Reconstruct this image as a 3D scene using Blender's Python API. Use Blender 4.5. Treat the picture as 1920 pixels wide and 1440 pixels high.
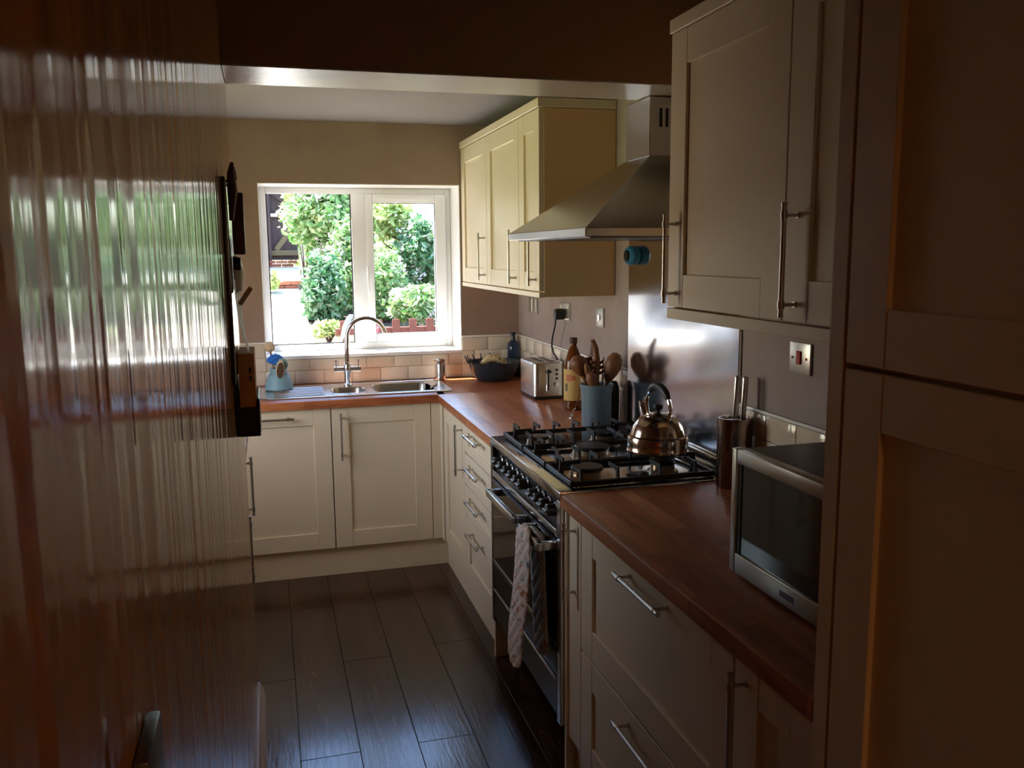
import bpy, bmesh, math, random
from mathutils import Vector, Matrix
random.seed(7)
for o in list(bpy.data.objects): bpy.data.objects.remove(o)
sc = bpy.context.scene
COL = sc.collection
# ------------------------------------------------------------------ camera
F_PX = 1645.75
CAM = Vector((-1.4079, -4.9303, 1.6196)); YAW, PIT, ROL = 0.2698, -0.1489, -0.0088
fw = Vector((math.sin(YAW)*math.cos(PIT), math.cos(YAW)*math.cos(PIT), math.sin(PIT)))
rt = Vector((math.cos(YAW), -math.sin(YAW), 0)); up = rt.cross(fw)
r2 = rt*math.cos(ROL)+up*math.sin(ROL); u2 = up*math.cos(ROL)-rt*math.sin(ROL)
cd = bpy.data.cameras.new('camera'); cam = bpy.data.objects.new('camera', cd); COL.objects.link(cam)
cam.matrix_world = Matrix(((r2.x, u2.x, -fw.x, CAM.x), (r2.y, u2.y, -fw.y, CAM.y), (r2.z, u2.z, -fw.z, CAM.z), (0, 0, 0, 1)))
cd.sensor_width = 36; cd.lens = 36*F_PX/1920; cd.clip_start = 0.02; cd.clip_end = 300
sc.camera = cam
# ------------------------------------------------------------------ world, sun, exposure
SKY, SUN, EXPO, SIDE, LAMP = 0.85, 28.0, 0.36, 12.5, 12.0
vs = sc.view_settings
vs.view_transform = 'Standard'; vs.look = 'None'; vs.gamma = 1; vs.use_curve_mapping = False; vs.exposure = EXPO
w = bpy.data.worlds.new('sky'); sc.world = w; w.use_nodes = True
nt = w.node_tree; bg = nt.nodes['Background']
sky = nt.nodes.new('ShaderNodeTexSky'); sky.sky_type = 'NISHITA'; sky.sun_disc = False
sky.sun_elevation = math.radians(66); sky.sun_rotation = math.radians(-35); sky.air_density = 1.2; sky.dust_density = .4; sky.ozone_density = 4.0
nt.links.new(sky.outputs[0], bg.inputs[0]); bg.inputs[1].default_value = SKY
sd = bpy.data.lights.new('sun', 'SUN'); sd.energy = SUN; sd.angle = 0.01; sd.color = (1, .95, .86)
so = bpy.data.objects.new('sun', sd); COL.objects.link(so)
so.rotation_euler = Vector((0.25, -0.40, -1.0)).to_track_quat('-Z', 'Y').to_euler()
for nm, loc, dr, sx, sy, en in (('window_portal', (-.89, .5, 1.53), (0, -1, 0), 1.2, 1.0, 0), ('side_window_daylight', (-2.32, -1.38, 1.36), (1, 0, 0), 1.15, .72, SIDE)):
    ld = bpy.data.lights.new(nm, 'AREA'); ld.shape = 'RECTANGLE'; ld.size = sx; ld.size_y = sy; ld.cycles.is_portal = en == 0; ld.energy = en; ld.color = (1, .76, .48)
    lo = bpy.data.objects.new(nm, ld); COL.objects.link(lo); lo.location = loc
    lo.rotation_euler = Vector(dr).to_track_quat('-Z', 'Z' if dr[0] else 'Y').to_euler()
# ------------------------------------------------------------------ materials
def nm(m): return m.node_tree.nodes, m.node_tree.links
def mat(name, col, rough=.5, metal=0, **k):
    m = bpy.data.materials.new(name); m.use_nodes = True
    b = m.node_tree.nodes['Principled BSDF']
    b.inputs['Base Color'].default_value = (*col, 1); b.inputs['Roughness'].default_value = rough; b.inputs['Metallic'].default_value = metal
    for q, v in k.items(): b.inputs[q.replace('_', ' ')].default_value = v
    return m
def coords(m, scale=(1, 1, 1), world=True):
    n, l = nm(m); mp = n.new('ShaderNodeMapping'); mp.inputs['Scale'].default_value = scale
    if world: g = n.new('ShaderNodeNewGeometry'); l.new(g.outputs['Position'], mp.inputs[0])
    else: g = n.new('ShaderNodeTexCoord'); l.new(g.outputs['Object'], mp.inputs[0])
    return mp.outputs[0]
def noise(m, vec, scale, detail=4, rough=.55, dist=0):
    n, l = nm(m); t = n.new('ShaderNodeTexNoise'); t.inputs['Scale'].default_value = scale; t.inputs['Detail'].default_value = detail
    t.inputs['Roughness'].default_value = rough; t.inputs['Distortion'].default_value = dist; l.new(vec, t.inputs['Vector']); return t.outputs['Fac']
def ramp(m, fac, stops):
    n, l = nm(m); r = n.new('ShaderNodeValToRGB'); e = r.color_ramp.elements
    while len(e) < len(stops): e.new(.5)
    for x, (p, c) in zip(e, stops): x.position = p; x.color = (*c, 1)
    l.new(fac, r.inputs[0]); return r.outputs[0]
def setc(m, sock, inp='Base Color'): m.node_tree.links.new(sock, m.node_tree.nodes['Principled BSDF'].inputs[inp])
def bump(m, h, strength=.2, dist=.01):
    n, l = nm(m); b = n.new('ShaderNodeBump'); b.inputs['Strength'].default_value = strength; b.inputs['Distance'].default_value = dist
    l.new(h, b.inputs['Height']); setc(m, b.outputs[0], 'Normal')
def mixc(m, fac, a, b, mode='MIX'):
    n, l = nm(m); x = n.new('ShaderNodeMix'); x.data_type = 'RGBA'; x.blend_type = mode
    for s, v in ((x.inputs[0], fac), (x.inputs[6], a), (x.inputs[7], b)):
        if isinstance(v, (int, float)): s.default_value = v
        elif isinstance(v, tuple): s.default_value = (*v, 1)
        else: l.new(v, s)
    return x.outputs[2]
def rnd_island(m): n, l = nm(m); return n.new('ShaderNodeNewGeometry').outputs['Random Per Island']
def rnd_obj(m): n, l = nm(m); return n.new('ShaderNodeObjectInfo').outputs['Random']
def mapr(m, f, a, b):
    n, l = nm(m); x = n.new('ShaderNodeMapRange'); l.new(f, x.inputs[0]); x.inputs[3].default_value = a; x.inputs[4].default_value = b; return x.outputs[0]

PLASTER = mat('bare_plaster', (.5, .36, .28), .85)
v = coords(PLASTER); f = noise(PLASTER, v, 2.2, 6, .6); setc(PLASTER, ramp(PLASTER, f, [(.3, (.285, .195, .155)), (.5, (.335, .235, .193)), (.72, (.38, .275, .235))]))
bump(PLASTER, noise(PLASTER, v, 60, 3), .08, .004)
PINK = mat('pink_plaster', (.55, .42, .38), .8)
v = coords(PINK); f = noise(PINK, v, 2.6, 6, .6); setc(PINK, ramp(PINK, f, [(.3, (.30, .23, .205)), (.5, (.355, .29, .275)), (.72, (.41, .345, .335))]))
bump(PINK, noise(PINK, v, 60, 3), .08, .004)
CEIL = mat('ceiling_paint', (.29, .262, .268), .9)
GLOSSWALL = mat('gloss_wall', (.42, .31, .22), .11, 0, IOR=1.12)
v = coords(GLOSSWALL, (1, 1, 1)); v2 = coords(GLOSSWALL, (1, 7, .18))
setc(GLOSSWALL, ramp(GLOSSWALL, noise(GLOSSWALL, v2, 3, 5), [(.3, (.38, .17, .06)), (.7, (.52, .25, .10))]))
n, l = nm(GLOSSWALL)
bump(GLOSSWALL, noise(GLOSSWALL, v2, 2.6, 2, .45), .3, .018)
BEAMP = mat('beam_gloss_paint', (.52, .45, .42), .25)
bump(BEAMP, noise(BEAMP, coords(BEAMP, (2, 40, 40)), 2, 5), .35, .006)
BEAMSHADE = mat('beam_face_shaded_plaster', (.42, .25, .15), .8)  # wall plaster with the beam face's shade put into its colour
CREAM = mat('cream_paint', (.79, .68, .49), .42)
bump(CREAM, noise(CREAM, coords(CREAM), 140, 2), .04, .002)
CARC = mat('cream_carcass_warm_shade', (.80, .55, .29), .5)  # cream unit sides, their warm shading put into this orange colour
WHITE = mat('white_upvc', (.86, .87, .88), .3)
SILLW = mat('white_gloss_sill', (.88, .87, .85), .3)
STEEL = mat('brushed_steel', (.62, .62, .61), .26, 1)
bump(STEEL, noise(STEEL, coords(STEEL, (1, 1, 60)), 12, 3), .05, .002)
HOB = mat('hob_steel', (.60, .61, .62), .15, 1)
SPLASH = mat('splashback_steel', (.78, .81, .85), .13, 1, Anisotropic=.6)
n, l = nm(SPLASH); tv = n.new('ShaderNodeCombineXYZ'); tv.inputs[2].default_value = 1; l.new(tv.outputs[0], n['Principled BSDF'].inputs['Tangent'])
CHROME = mat('chrome', (.8, .8, .8), .08, 1)
HANDLE = mat('satin_nickel', (.58, .56, .53), .28, 1)
DSTEEL = mat('dark_steel', (.10, .10, .11), .3, 1)
BLACK = mat('black_enamel', (.012, .012, .013), .28)
IRON = mat('cast_iron', (.018, .018, .02), .45)
GLASSB = mat('black_oven_glass', (.012, .011, .010), .05)
COPPER = mat('warm_polished_steel', (.52, .41, .34), .14, 1)
KNOB = mat('dark_knob_metal', (.16, .155, .15), .28, 1)
SWP = mat('dull_steel_plate', (.20, .22, .27), .35, .8)
BRASS = mat('burner_brass', (.55, .40, .25), .35, 1)
RED = mat('red_rocker', (.45, .02, .015), .3)
PLATE = mat('satin_plate', (.55, .54, .50), .32, .7)
WHITEP = mat('white_plastic', (.82, .81, .78), .4)
BLACKP = mat('black_plastic', (.015, .015, .016), .4)
BLUEP = mat('blue_plastic', (.02, .17, .33), .4)
CADDY = mat('pale_blue_plastic', (.22, .38, .47), .45)
CYAN = mat('bright_blue_sponge', (.03, .16, .62), .9)
BRISTLE = mat('tan_bristle', (.62, .48, .32), .9)
DBRIS = mat('dark_bristle', (.10, .05, .025), .9)
STONE = mat('blue_grey_stoneware', (.145, .20, .24), .38)
BOWLM = mat('dark_slate_metal', (.030, .042, .055), .35, .2)
BANANA = mat('banana_skin', (.55, .40, .13), .5)
f = noise(BANANA, coords(BANANA), 45, 4); setc(BANANA, ramp(BANANA, f, [(.35, (.12, .07, .03)), (.46, (.60, .47, .22)), (.7, (.80, .72, .48))]))
BLUEG = mat('blue_glass', (.05, .10, .22), .08, 0, Transmission_Weight=.75, IOR=1.45)
AMBER = mat('amber_glass', (.20, .055, .008), .06, 0, Transmission_Weight=.55, IOR=1.4)
LABELM = mat('bottle_label', (.62, .40, .13), .6)
LABEL2 = mat('label_dark_print', (.12, .11, .05), .6)
LABEL3 = mat('label_red_print', (.55, .16, .08), .6)
UWOOD = mat('utensil_wood', (.22, .085, .030), .5)
f = noise(UWOOD, coords(UWOOD, (14, 14, 2)), 8, 4); setc(UWOOD, ramp(UWOOD, f, [(.3, (.15, .05, .018)), (.7, (.29, .12, .045))]))
CARD = mat('brown_card', (.70, .33, .09), .7)
PAPER = mat('paper', (.78, .80, .74), .6)
LEATHER = mat('dark_red_leather', (.10, .022, .018), .45)
QUILT = mat('quilted_cotton', (.6, .5, .45), .9)
v = coords(QUILT, (1, 1, 1)); f1 = noise(QUILT, v, 26, 2, .5); f2 = noise(QUILT, v, 34, 3, .6, .6)
c1 = ramp(QUILT, f2, [(.30, (.10, .13, .18)), (.37, (.36, .40, .44)), (.43, (.62, .52, .45)), (.60, (.66, .56, .49)), (.64, (.34, .10, .06)), (.72, (.45, .18, .10))])
setc(QUILT, c1)
QEDGE = mat('mitt_lining_blue', (.36, .46, .56), .9)
v = coords(QEDGE); setc(QEDGE, ramp(QEDGE, noise(QEDGE, v, 30, 3, .6, .6), [(.30, (.09, .12, .17)), (.40, (.40, .46, .50)), (.6, (.55, .52, .50)), (.68, (.38, .14, .08))]))
TILE = mat('cream_glazed_tile', (.74, .66, .54), .14)
v = coords(TILE); bump(TILE, noise(TILE, v, 22, 2), .6, .006)
tc = mixc(TILE, mapr(TILE, rnd_obj(TILE), 0, 1), (.70, .60, .47), (.79, .71, .60)); setc(TILE, tc)
GROUT = mat('grout', (.64, .55, .45), .9)
# worktop: walnut block laminate, staves along the run
def stave(name, vx, vy):
    m = mat(name, (.2, .07, .03), .29); n, l = nm(m)
    br = n.new('ShaderNodeTexBrick'); br.inputs['Scale'].default_value = 1; br.inputs['Mortar Size'].default_value = 0.0
    br.inputs['Brick Width'].default_value = .42; br.inputs['Row Height'].default_value = .048; br.offset = .37
    br.inputs['Color1'].default_value = (0, 0, 0, 1); br.inputs['Color2'].default_value = (1, 1, 1, 1)
    g = n.new('ShaderNodeNewGeometry'); sp = n.new('ShaderNodeSeparateXYZ'); cb = n.new('ShaderNodeCombineXYZ')
    l.new(g.outputs['Position'], sp.inputs[0]); l.new(sp.outputs[vx], cb.inputs[0]); l.new(sp.outputs[vy], cb.inputs[1]); l.new(cb.outputs[0], br.inputs['Vector'])
    sc_ = [9, 9, 9]; sc_['XYZ'.index(vx)] = 1.2
    grain = noise(m, coords(m, tuple(sc_)), 7, 6, .6, .4)
    a = mixc(m, br.outputs['Color'], (.28, .075, .029), (.48, .168, .067))
    b = ramp(m, grain, [(.3, (.62, .58, .55)), (.55, (1, 1, 1)), (.75, (1.15, 1.1, 1.05))])
    setc(m, mixc(m, 1.0, a, b, 'MULTIPLY'))
    m.node_tree.nodes['Principled BSDF'].inputs['Specular IOR Level'].default_value = .3
    bump(m, grain, .02, .001); return m
WTOP_X = stave('walnut_block_worktop_x', 'X', 'Y'); WTOP_Y = stave('walnut_block_worktop_y', 'Y', 'X')
PLANK = mat('dark_oak_plank', (.06, .03, .018), .27, 0, Specular_IOR_Level=.75)
pc = coords(PLANK, (7, .55, 7)); n, l = nm(PLANK)
off = n.new('ShaderNodeVectorMath'); off.operation = 'ADD'; l.new(pc, off.inputs[0]); cmb = n.new('ShaderNodeCombineXYZ')
mm = n.new('ShaderNodeMath'); mm.operation = 'MULTIPLY'; l.new(rnd_obj(PLANK), mm.inputs[0]); mm.inputs[1].default_value = 37.0; l.new(mm.outputs[0], cmb.inputs[1]); l.new(mm.outputs[0], cmb.inputs[0]); l.new(cmb.outputs[0], off.inputs[1])
g1 = noise(PLANK, off.outputs[0], 2.2, 8, .65, 1.2); g2 = noise(PLANK, off.outputs[0], 12, 5, .6, .3)
a = ramp(PLANK, g1, [(.30, (.006, .003, .002)), (.42, (.026, .011, .005)), (.56, (.065, .026, .010)), (.72, (.13, .058, .024))])
b = ramp(PLANK, g2, [(.3, (.5, .5, .5)), (.6, (1.1, 1.1, 1.1))])
c = mixc(PLANK, 1.0, a, b, 'MULTIPLY'); d = mixc(PLANK, mapr(PLANK, rnd_obj(PLANK), 0, .55), c, (.05, .024, .012)); setc(PLANK, mixc(PLANK, .65, d, c))
bump(PLANK, g2, .22, .003)
setc(PLANK, mapr(PLANK, g2, .12, .24), 'Roughness')
PWOOD = mat('pale_painted_wood', (.62, .50, .42), .4)
# glass panes: see-through with a fresnel reflection
PANE = bpy.data.materials.new('window_glass'); PANE.use_nodes = True; n, l = nm(PANE); n.remove(n['Principled BSDF'])
tr = n.new('ShaderNodeBsdfTransparent'); gl = n.new('ShaderNodeBsdfGlossy'); gl.inputs['Roughness'].default_value = .02; fr = n.new('ShaderNodeFresnel')
gb = n.new('ShaderNodeNewGeometry'); mr = n.new('ShaderNodeMapRange'); mr.inputs[3].default_value = 1.3; mr.inputs[4].default_value = 1/1.3; l.new(gb.outputs['Backfacing'], mr.inputs[0]); l.new(mr.outputs[0], fr.inputs[0])
mx = n.new('ShaderNodeMixShader'); l.new(fr.outputs[0], mx.inputs[0]); l.new(tr.outputs[0], mx.inputs[1]); l.new(gl.outputs[0], mx.inputs[2]); l.new(mx.outputs[0], n['Material Output'].inputs[0])
# garden
def leafm(name, cols):
    m = mat(name, cols[1], .34); n, l = nm(m)
    c = ramp(m, rnd_island(m), [(0, cols[0]), (.5, cols[1]), (1, cols[2])]); setc(m, c)
    t = n.new('ShaderNodeBsdfTranslucent'); l.new(c, t.inputs[0]); x = n.new('ShaderNodeMixShader'); x.inputs[0].default_value = .35
    l.new(n['Principled BSDF'].outputs[0], x.inputs[1]); l.new(t.outputs[0], x.inputs[2]); l.new(x.outputs[0], n['Material Output'].inputs[0]); return m
LEAF1 = leafm('leaf_mid_green', [(.10, .26, .06), (.28, .46, .16), (.66, .70, .44)])
LEAF2 = leafm('leaf_dark_green', [(.04, .15, .05), (.12, .30, .12), (.50, .60, .42)])
LEAF3 = leafm('leaf_yellow_green', [(.28, .44, .10), (.50, .60, .22), (.78, .78, .52)])
PETAL = leafm('white_blossom', [(.80, .82, .74), (.9, .9, .86), (.88, .72, .74)])
BARK = mat('bark', (.10, .065, .04), .9)
GATEW = mat('dark_stained_gate', (.045, .026, .028), .7)
f = noise(GATEW, coords(GATEW, (20, 20, 1)), 3, 4); setc(GATEW, ramp(GATEW, f, [(.3, (.030, .018, .022)), (.7, (.075, .045, .045))]))
GATEB = mat('weathered_brace', (.16, .13, .07), .8)
BRICK = mat('red_brick', (.30, .11, .075), .9); setc(BRICK, mixc(BRICK, mapr(BRICK, rnd_obj(BRICK), 0, 1), (.24, .08, .055), (.38, .16, .11)))
MORTAR = mat('mortar', (.5, .46, .40), .95)
PAVE = mat('pale_paving', (.66, .63, .58), .9)
SOIL = mat('soil', (.10, .07, .045), .95)
GRASS = mat('grass', (.16, .30, .06), .9); setc(GRASS, ramp(GRASS, noise(GRASS, coords(GRASS), 14, 4), [(.3, (.10, .2, .03)), (.7, (.3, .42, .12))]))
PICKET = mat('red_brown_picket', (.22, .075, .05), .8)
PEBBLE = mat('pebble', (.5, .46, .42), .8); setc(PEBBLE, mixc(PEBBLE, rnd_island(PEBBLE), (.32, .28, .25), (.68, .64, .6)))
PALE = mat('pale_ornament', (.34, .40, .44), .5)
RENDER = mat('outside_render', (.6, .55, .5), .9)
LAMPE = mat('warm_lamp_shade', (.9, .8, .6), .6)
b = LAMPE.node_tree.nodes['Principled BSDF']; b.inputs['Emission Color'].default_value = (1, .55, .22, 1); b.inputs['Emission Strength'].default_value = 1.2
# ------------------------------------------------------------------ mesh helpers
WL = {}
def rotz(a): return Matrix.Rotation(math.radians(a), 4, 'Z')
class MB:
    def __init__(s): s.v = []; s.f = []; s.m = []
    def raw(s, vs_, fs, mi=0, xf=None):
        o = len(s.v); s.v += [(xf @ Vector(p)) if xf else Vector(p) for p in vs_]
        s.f += [tuple(i+o for i in f_) for f_ in fs]; s.m += [mi]*len(fs); return s
    def box(s, x0, x1, y0, y1, z0, z1, mi=0, bev=0, seg=2, xf=None):
        x0, x1 = min(x0, x1), max(x0, x1); y0, y1 = min(y0, y1), max(y0, y1); z0, z1 = min(z0, z1), max(z0, z1)
        P = [(x, y, z) for x in (x0, x1) for y in (y0, y1) for z in (z0, z1)]
        Fc = [(0, 1, 3, 2), (4, 6, 7, 5), (0, 4, 5, 1), (2, 3, 7, 6), (0, 2, 6, 4), (1, 5, 7, 3)]
        if not bev: return s.raw(P, Fc, mi, xf)
        bm = bmesh.new(); vv = [bm.verts.new(p) for p in P]
        for q in Fc: bm.faces.new([vv[i] for i in q])
        bmesh.ops.bevel(bm, geom=list(bm.edges), offset=bev, segments=seg, profile=.5, affect='EDGES')
        return s.bm(bm, mi, xf)
    def bm(s, bm, mi=0, xf=None):
        bm.verts.ensure_lookup_table(); bm.verts.index_update()
        s.raw([v_.co.copy() for v_ in bm.verts], [tuple(v_.index for v_ in f_.verts) for f_ in bm.faces], mi, xf); bm.free(); return s
    def lathe(s, prof, n=32, mi=0, xf=None, sx=1, sy=1):
        V = []; Fc = []; R = []
        for r, z in prof:
            if r < 1e-6: V.append((0, 0, z)); R.append([len(V)-1]*n)
            else:
                st = len(V); V += [(r*sx*math.cos(2*math.pi*i/n), r*sy*math.sin(2*math.pi*i/n), z) for i in range(n)]; R.append([st+i for i in range(n)])
        for a, b_ in zip(R, R[1:]):
            for i in range(n):
                j = (i+1) % n; q = []
                for k in (a[i], a[j], b_[j], b_[i]):
                    if k not in q: q.append(k)
                if len(q) > 2: Fc.append(tuple(q))
        for e, rev in ((0, True), (-1, False)):
            if prof[e][0] > 1e-6: Fc.append(tuple(reversed(R[e])) if rev else tuple(R[e]))
        return s.raw(V, Fc, mi, xf)
    def cyl(s, p0, p1, r, r1=None, n=16, mi=0, xf=None):
        p0, p1 = Vector(p0), Vector(p1); d = p1-p0; q = d.to_track_quat('Z', 'Y').to_matrix().to_4x4(); M_ = Matrix.Translation(p0) @ q
        return s.lathe([(r, 0), (r if r1 is None else r1, d.length)], n, mi, (xf @ M_) if xf else M_)
    def tube(s, pts, r, n=10, mi=0, xf=None, closed=False):
        pts = [Vector(p) for p in pts]; rr = r if isinstance(r, (list, tuple)) else [r]*len(pts); V = []; Fc = []
        t0 = None; nrm = None
        for i, p in enumerate(pts):
            a = pts[i-1] if i else p; b_ = pts[i+1] if i < len(pts)-1 else p; t = (b_-a).normalized()
            if nrm is None:
                nrm = t.orthogonal().normalized()
            else:
                nrm = (nrm - t*nrm.dot(t)); nrm = nrm.normalized() if nrm.length > 1e-6 else t.orthogonal().normalized()
            bn = t.cross(nrm)
            V += [p+(nrm*math.cos(2*math.pi*k/n)+bn*math.sin(2*math.pi*k/n))*rr[i] for k in range(n)]
        for i in range(len(pts)-1):
            for k in range(n): j = (k+1) % n; Fc.append((i*n+k, i*n+j, (i+1)*n+j, (i+1)*n+k))
        Fc.append(tuple(reversed(range(n)))); Fc.append(tuple(range((len(pts)-1)*n, len(pts)*n)))
        return s.raw(V, Fc, mi, xf)
    def prism(s, poly, y0, y1, mi=0, xf=None):          # poly in (x,z), extruded along y
        n = len(poly); V = [(x, y0, z) for x, z in poly]+[(x, y1, z) for x, z in poly]
        return s.raw(V, [tuple(range(n)), tuple(reversed(range(n, 2*n)))]+[(i, i+n, (i+1) % n+n, (i+1) % n) for i in range(n)], mi, xf)
    def build(s, name, mats, parent=None, xf=None, smooth=True, ang=35):
        me = bpy.data.meshes.new(name); o = WL.get(parent.name, Vector()) if parent else Vector()
        me.from_pydata([tuple(((xf @ p) if xf else p)-o) for p in s.v], [], s.f)
        mats = mats if isinstance(mats, (list, tuple)) else [mats]
        for m_ in mats: me.materials.append(m_)
        if len(mats) > 1: me.polygons.foreach_set('material_index', s.m)
        bm = bmesh.new(); bm.from_mesh(me); bmesh.ops.recalc_face_normals(bm, faces=bm.faces); bm.to_mesh(me); bm.free()
        if smooth:
            me.polygons.foreach_set('use_smooth', [True]*len(me.polygons)); me.set_sharp_from_angle(angle=math.radians(ang))
        ob = bpy.data.objects.new(name, me); COL.objects.link(ob)
        if parent: ob.parent = parent; WL[ob.name] = o
        return ob
def thing(name, label, cat, loc=(0, 0, 0), group=None):
    o = bpy.data.objects.new(name, None); COL.objects.link(o); o.location = loc; o.empty_display_size = .05
    WL[o.name] = Vector(loc); o['label'] = label; o['category'] = cat
    if group: o['group'] = group
    return o
def tag(o, label, cat, group=None):
    o['label'] = label; o['category'] = cat
    if group: o['group'] = group
    return o
def struct(o): o['kind'] = 'structure'; return o
T = Matrix.Translation
def slab(name, mt, *bx, parent=None): 
    m = MB(); m.box(*bx); o = m.build(name, mt, parent, smooth=False); return o
def rectloop(x0, x1, z0, z1, w_, y0, y1, mi=0, m=None, bev=0):
    m = m or MB(); wl, wr, wb, wt = w_ if isinstance(w_, tuple) else (w_,)*4
    m.box(x0, x0+wl, y0, y1, z0, z1, mi, bev); m.box(x1-wr, x1, y0, y1, z0, z1, mi, bev)
    m.box(x0+wl, x1-wr, y0, y1, z0, z0+wb, mi, bev); m.box(x0+wl, x1-wr, y0, y1, z1-wt, z1, mi, bev); return m
# ------------------------------------------------------------------ room shell
wx0, wx1, wz0, wz1 = -1.433, -.342, 1.068, 1.995
m = MB(); m.box(-2.2, wx0, 0, .3, -.02, 2.6); m.box(wx1, .15, 0, .3, -.02, 2.6); m.box(wx0, wx1, 0, .3, -.02, wz0-.02); m.box(wx0, wx1, 0, .3, wz1, 2.6)
wall_back = struct(m.build('wall_back', PLASTER, smooth=False))
rv = MB(); rv.box(wx1-.004, wx1, -.002, .24, wz0, wz1); rv.box(wx0, wx0+.004, -.002, .24, wz0, wz1); rv.box(wx0+.004, wx1-.004, -.002, .24, wz1-.004, wz1)
rv.build('window_reveal_lining', SILLW, wall_back, smooth=False)
wall_right = struct(slab('wall_right', PINK, 0, .15, -7.6, 0, -.02, 2.6))
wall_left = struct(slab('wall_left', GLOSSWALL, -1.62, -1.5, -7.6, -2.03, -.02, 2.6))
sy0, sy1, sz0, sz1 = -2.0, -.76, .95, 1.76
m = MB(); m.box(-2.25, -2.1, -2.13, sy0, -.02, 2.6); m.box(-2.25, -2.1, sy1, 0, -.02, 2.6); m.box(-2.25, -2.1, sy0, sy1, -.02, sz0); m.box(-2.25, -2.1, sy0, sy1, sz1, 2.6)
struct(m.build('wall_side', PLASTER, smooth=False))
struct(slab('wall_return', PLASTER, -2.1, -1.62, -2.13, -2.03, -.02, 2.6))
struct(slab('wall_rear', PLASTER, -1.5, 0, -7.6, -7.5, -.02, 2.6))
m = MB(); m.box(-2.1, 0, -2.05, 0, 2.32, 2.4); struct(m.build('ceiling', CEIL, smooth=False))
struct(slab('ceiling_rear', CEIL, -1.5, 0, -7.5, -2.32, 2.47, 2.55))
beam = struct(slab('trim_1', BEAMSHADE, -1.5, 0, -2.32, -2.05, 2.136, 2.47))
m = MB(); m.box(-1.5, 0, -2.322, -2.048, 2.13, 2.136, 0, .002, 1); m.build('soffit_board', BEAMP, beam)
# floor base and planks
floor = struct(slab('floor', BLACKP, -2.25, .0, -7.6, 0, -.03, -.009))
PW, PL = .1915, 1.26; me_cache = {}
def plank_mesh(wd, ln):
    k = (round(wd, 4), round(ln, 4))
    if k not in me_cache:
        b_ = MB(); b_.box(.0007, wd-.0007, .0007, ln-.0007, -.009, 0, 0, .0012, 1); o = b_.build('plank', PLANK); me_cache[k] = o.data; bpy.data.objects.remove(o)
    return me_cache[k]
for k in range(-4, 6):
    x0 = -1.376+PW*k; x1 = x0+PW; a0 = max(x0, -2.1); a1 = min(x1, -.3)
    offs = {0: -2.216, 2: -2.216, 1: -1.55, 3: -2.75, -1: -2.9, 4: -1.7}.get(k, -2.0+.37*k)
    y = offs
    while y > -7.5+PL: y -= PL
    ys = -7.5
    edges = [-7.5]
    while y < -.02: edges.append(y); y += PL
    edges.append(-.02); edges = [e for i, e in enumerate(edges) if i == 0 or e-edges[i-1] > .05]
    for e0, e1 in zip(edges, edges[1:]):
        o = bpy.data.objects.new('plank', plank_mesh(a1-a0, e1-e0)); COL.objects.link(o); o.parent = floor; o.location = (a0, e0, 0)
# skirting board on the left wall
m = MB(); m.prism([(0, 0), (.022, 0), (.022, .155), (.016, .165), (.016, .178), (.008, .19), (.006, .2), (0, .2)], -4.2, -2.032, xf=T((-1.5, 0, 0)))
struct(m.build('baseboard_left', PWOOD, smooth=False))
# window_1
win = bpy.data.objects.new('window_1', None); COL.objects.link(win); win.location = (-.89, .24, wz0); WL['window_1'] = Vector(win.location); struct(win)
fy0, fy1 = .24, .30
m = MB(); rectloop(wx0+.004, wx1-.004, wz0, wz1-.004, (.036, .034, .036, .034), fy0, fy1, m=m, bev=.004); m.box(-.925, -.845, fy0, fy1, wz0+.036, wz1-.036, 0, .004)
m.build('frame', WHITE, win)
m = MB(); rectloop(-.925+.0, -.925, 1.2, 1.2, .0, fy0, fy1)
sash = MB(); rectloop(-.845, -.378, 1.106, 1.957, (.042, .062, .046, .05), fy0-.014, fy1-.012, m=sash, bev=.005); sash = sash.build('opening_sash', WHITE, win)
m = MB(); rectloop(-1.393, -.925, 1.104, 1.961, .006, fy0+.01, fy0+.02, m=m); m.build('glazing_gasket', BLACKP, win)
m = MB(); rectloop(-.803, -.440, 1.152, 1.907, .003, fy0-.004, fy0+.006, m=m); m.build('glazing_gasket', BLACKP, win)
slab('glass_pane', PANE, -1.393, -.925, fy0+.02, fy0+.024, 1.104, 1.961, parent=win)
slab('glass_pane', PANE, -.803, -.440, fy0+.006, fy0+.010, 1.152, 1.907, parent=win)
m = MB(); m.box(-.775, -.47, fy0-.032, fy0-.014, 1.922, 1.944, 0, .004); m.build('trickle_vent', WHITE, win)
m = MB(); m.box(-.850, -.830, fy0-.028, fy0-.012, 1.47, 1.55, 0, .006); m.box(-.846, -.834, fy0-.05, fy0-.026, 1.525, 1.545, 0, .004); m.box(-.848, -.832, fy0-.056, fy0-.044, 1.40, 1.545, 0, .005)
m.build('handle', WHITE, sash)
m = MB(); m.box(wx0+.002, wx1-.002, -.004, .245, wz0-.02, wz0, 0, .003); m.build('sill', SILLW, win)
# side window (out of frame on the left), lets daylight into the kitchen
w2 = bpy.data.objects.new('window_2', None); COL.objects.link(w2); w2.location = (-2.2, -1.38, sz0); WL['window_2'] = Vector(w2.location); struct(w2)
X = T((-2.2, 0, 0)) @ rotz(90)
m = MB(); rectloop(sy0, sy1, sz0, sz1, .05, 0, .05, m=m, bev=.004); m.build('frame', WHITE, w2, xf=X)
m = MB(); m.box(sy0+.05, sy1-.05, .02, .024, sz0+.05, sz1-.05); m.build('glass_pane', PANE, w2, xf=X, smooth=False)
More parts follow.
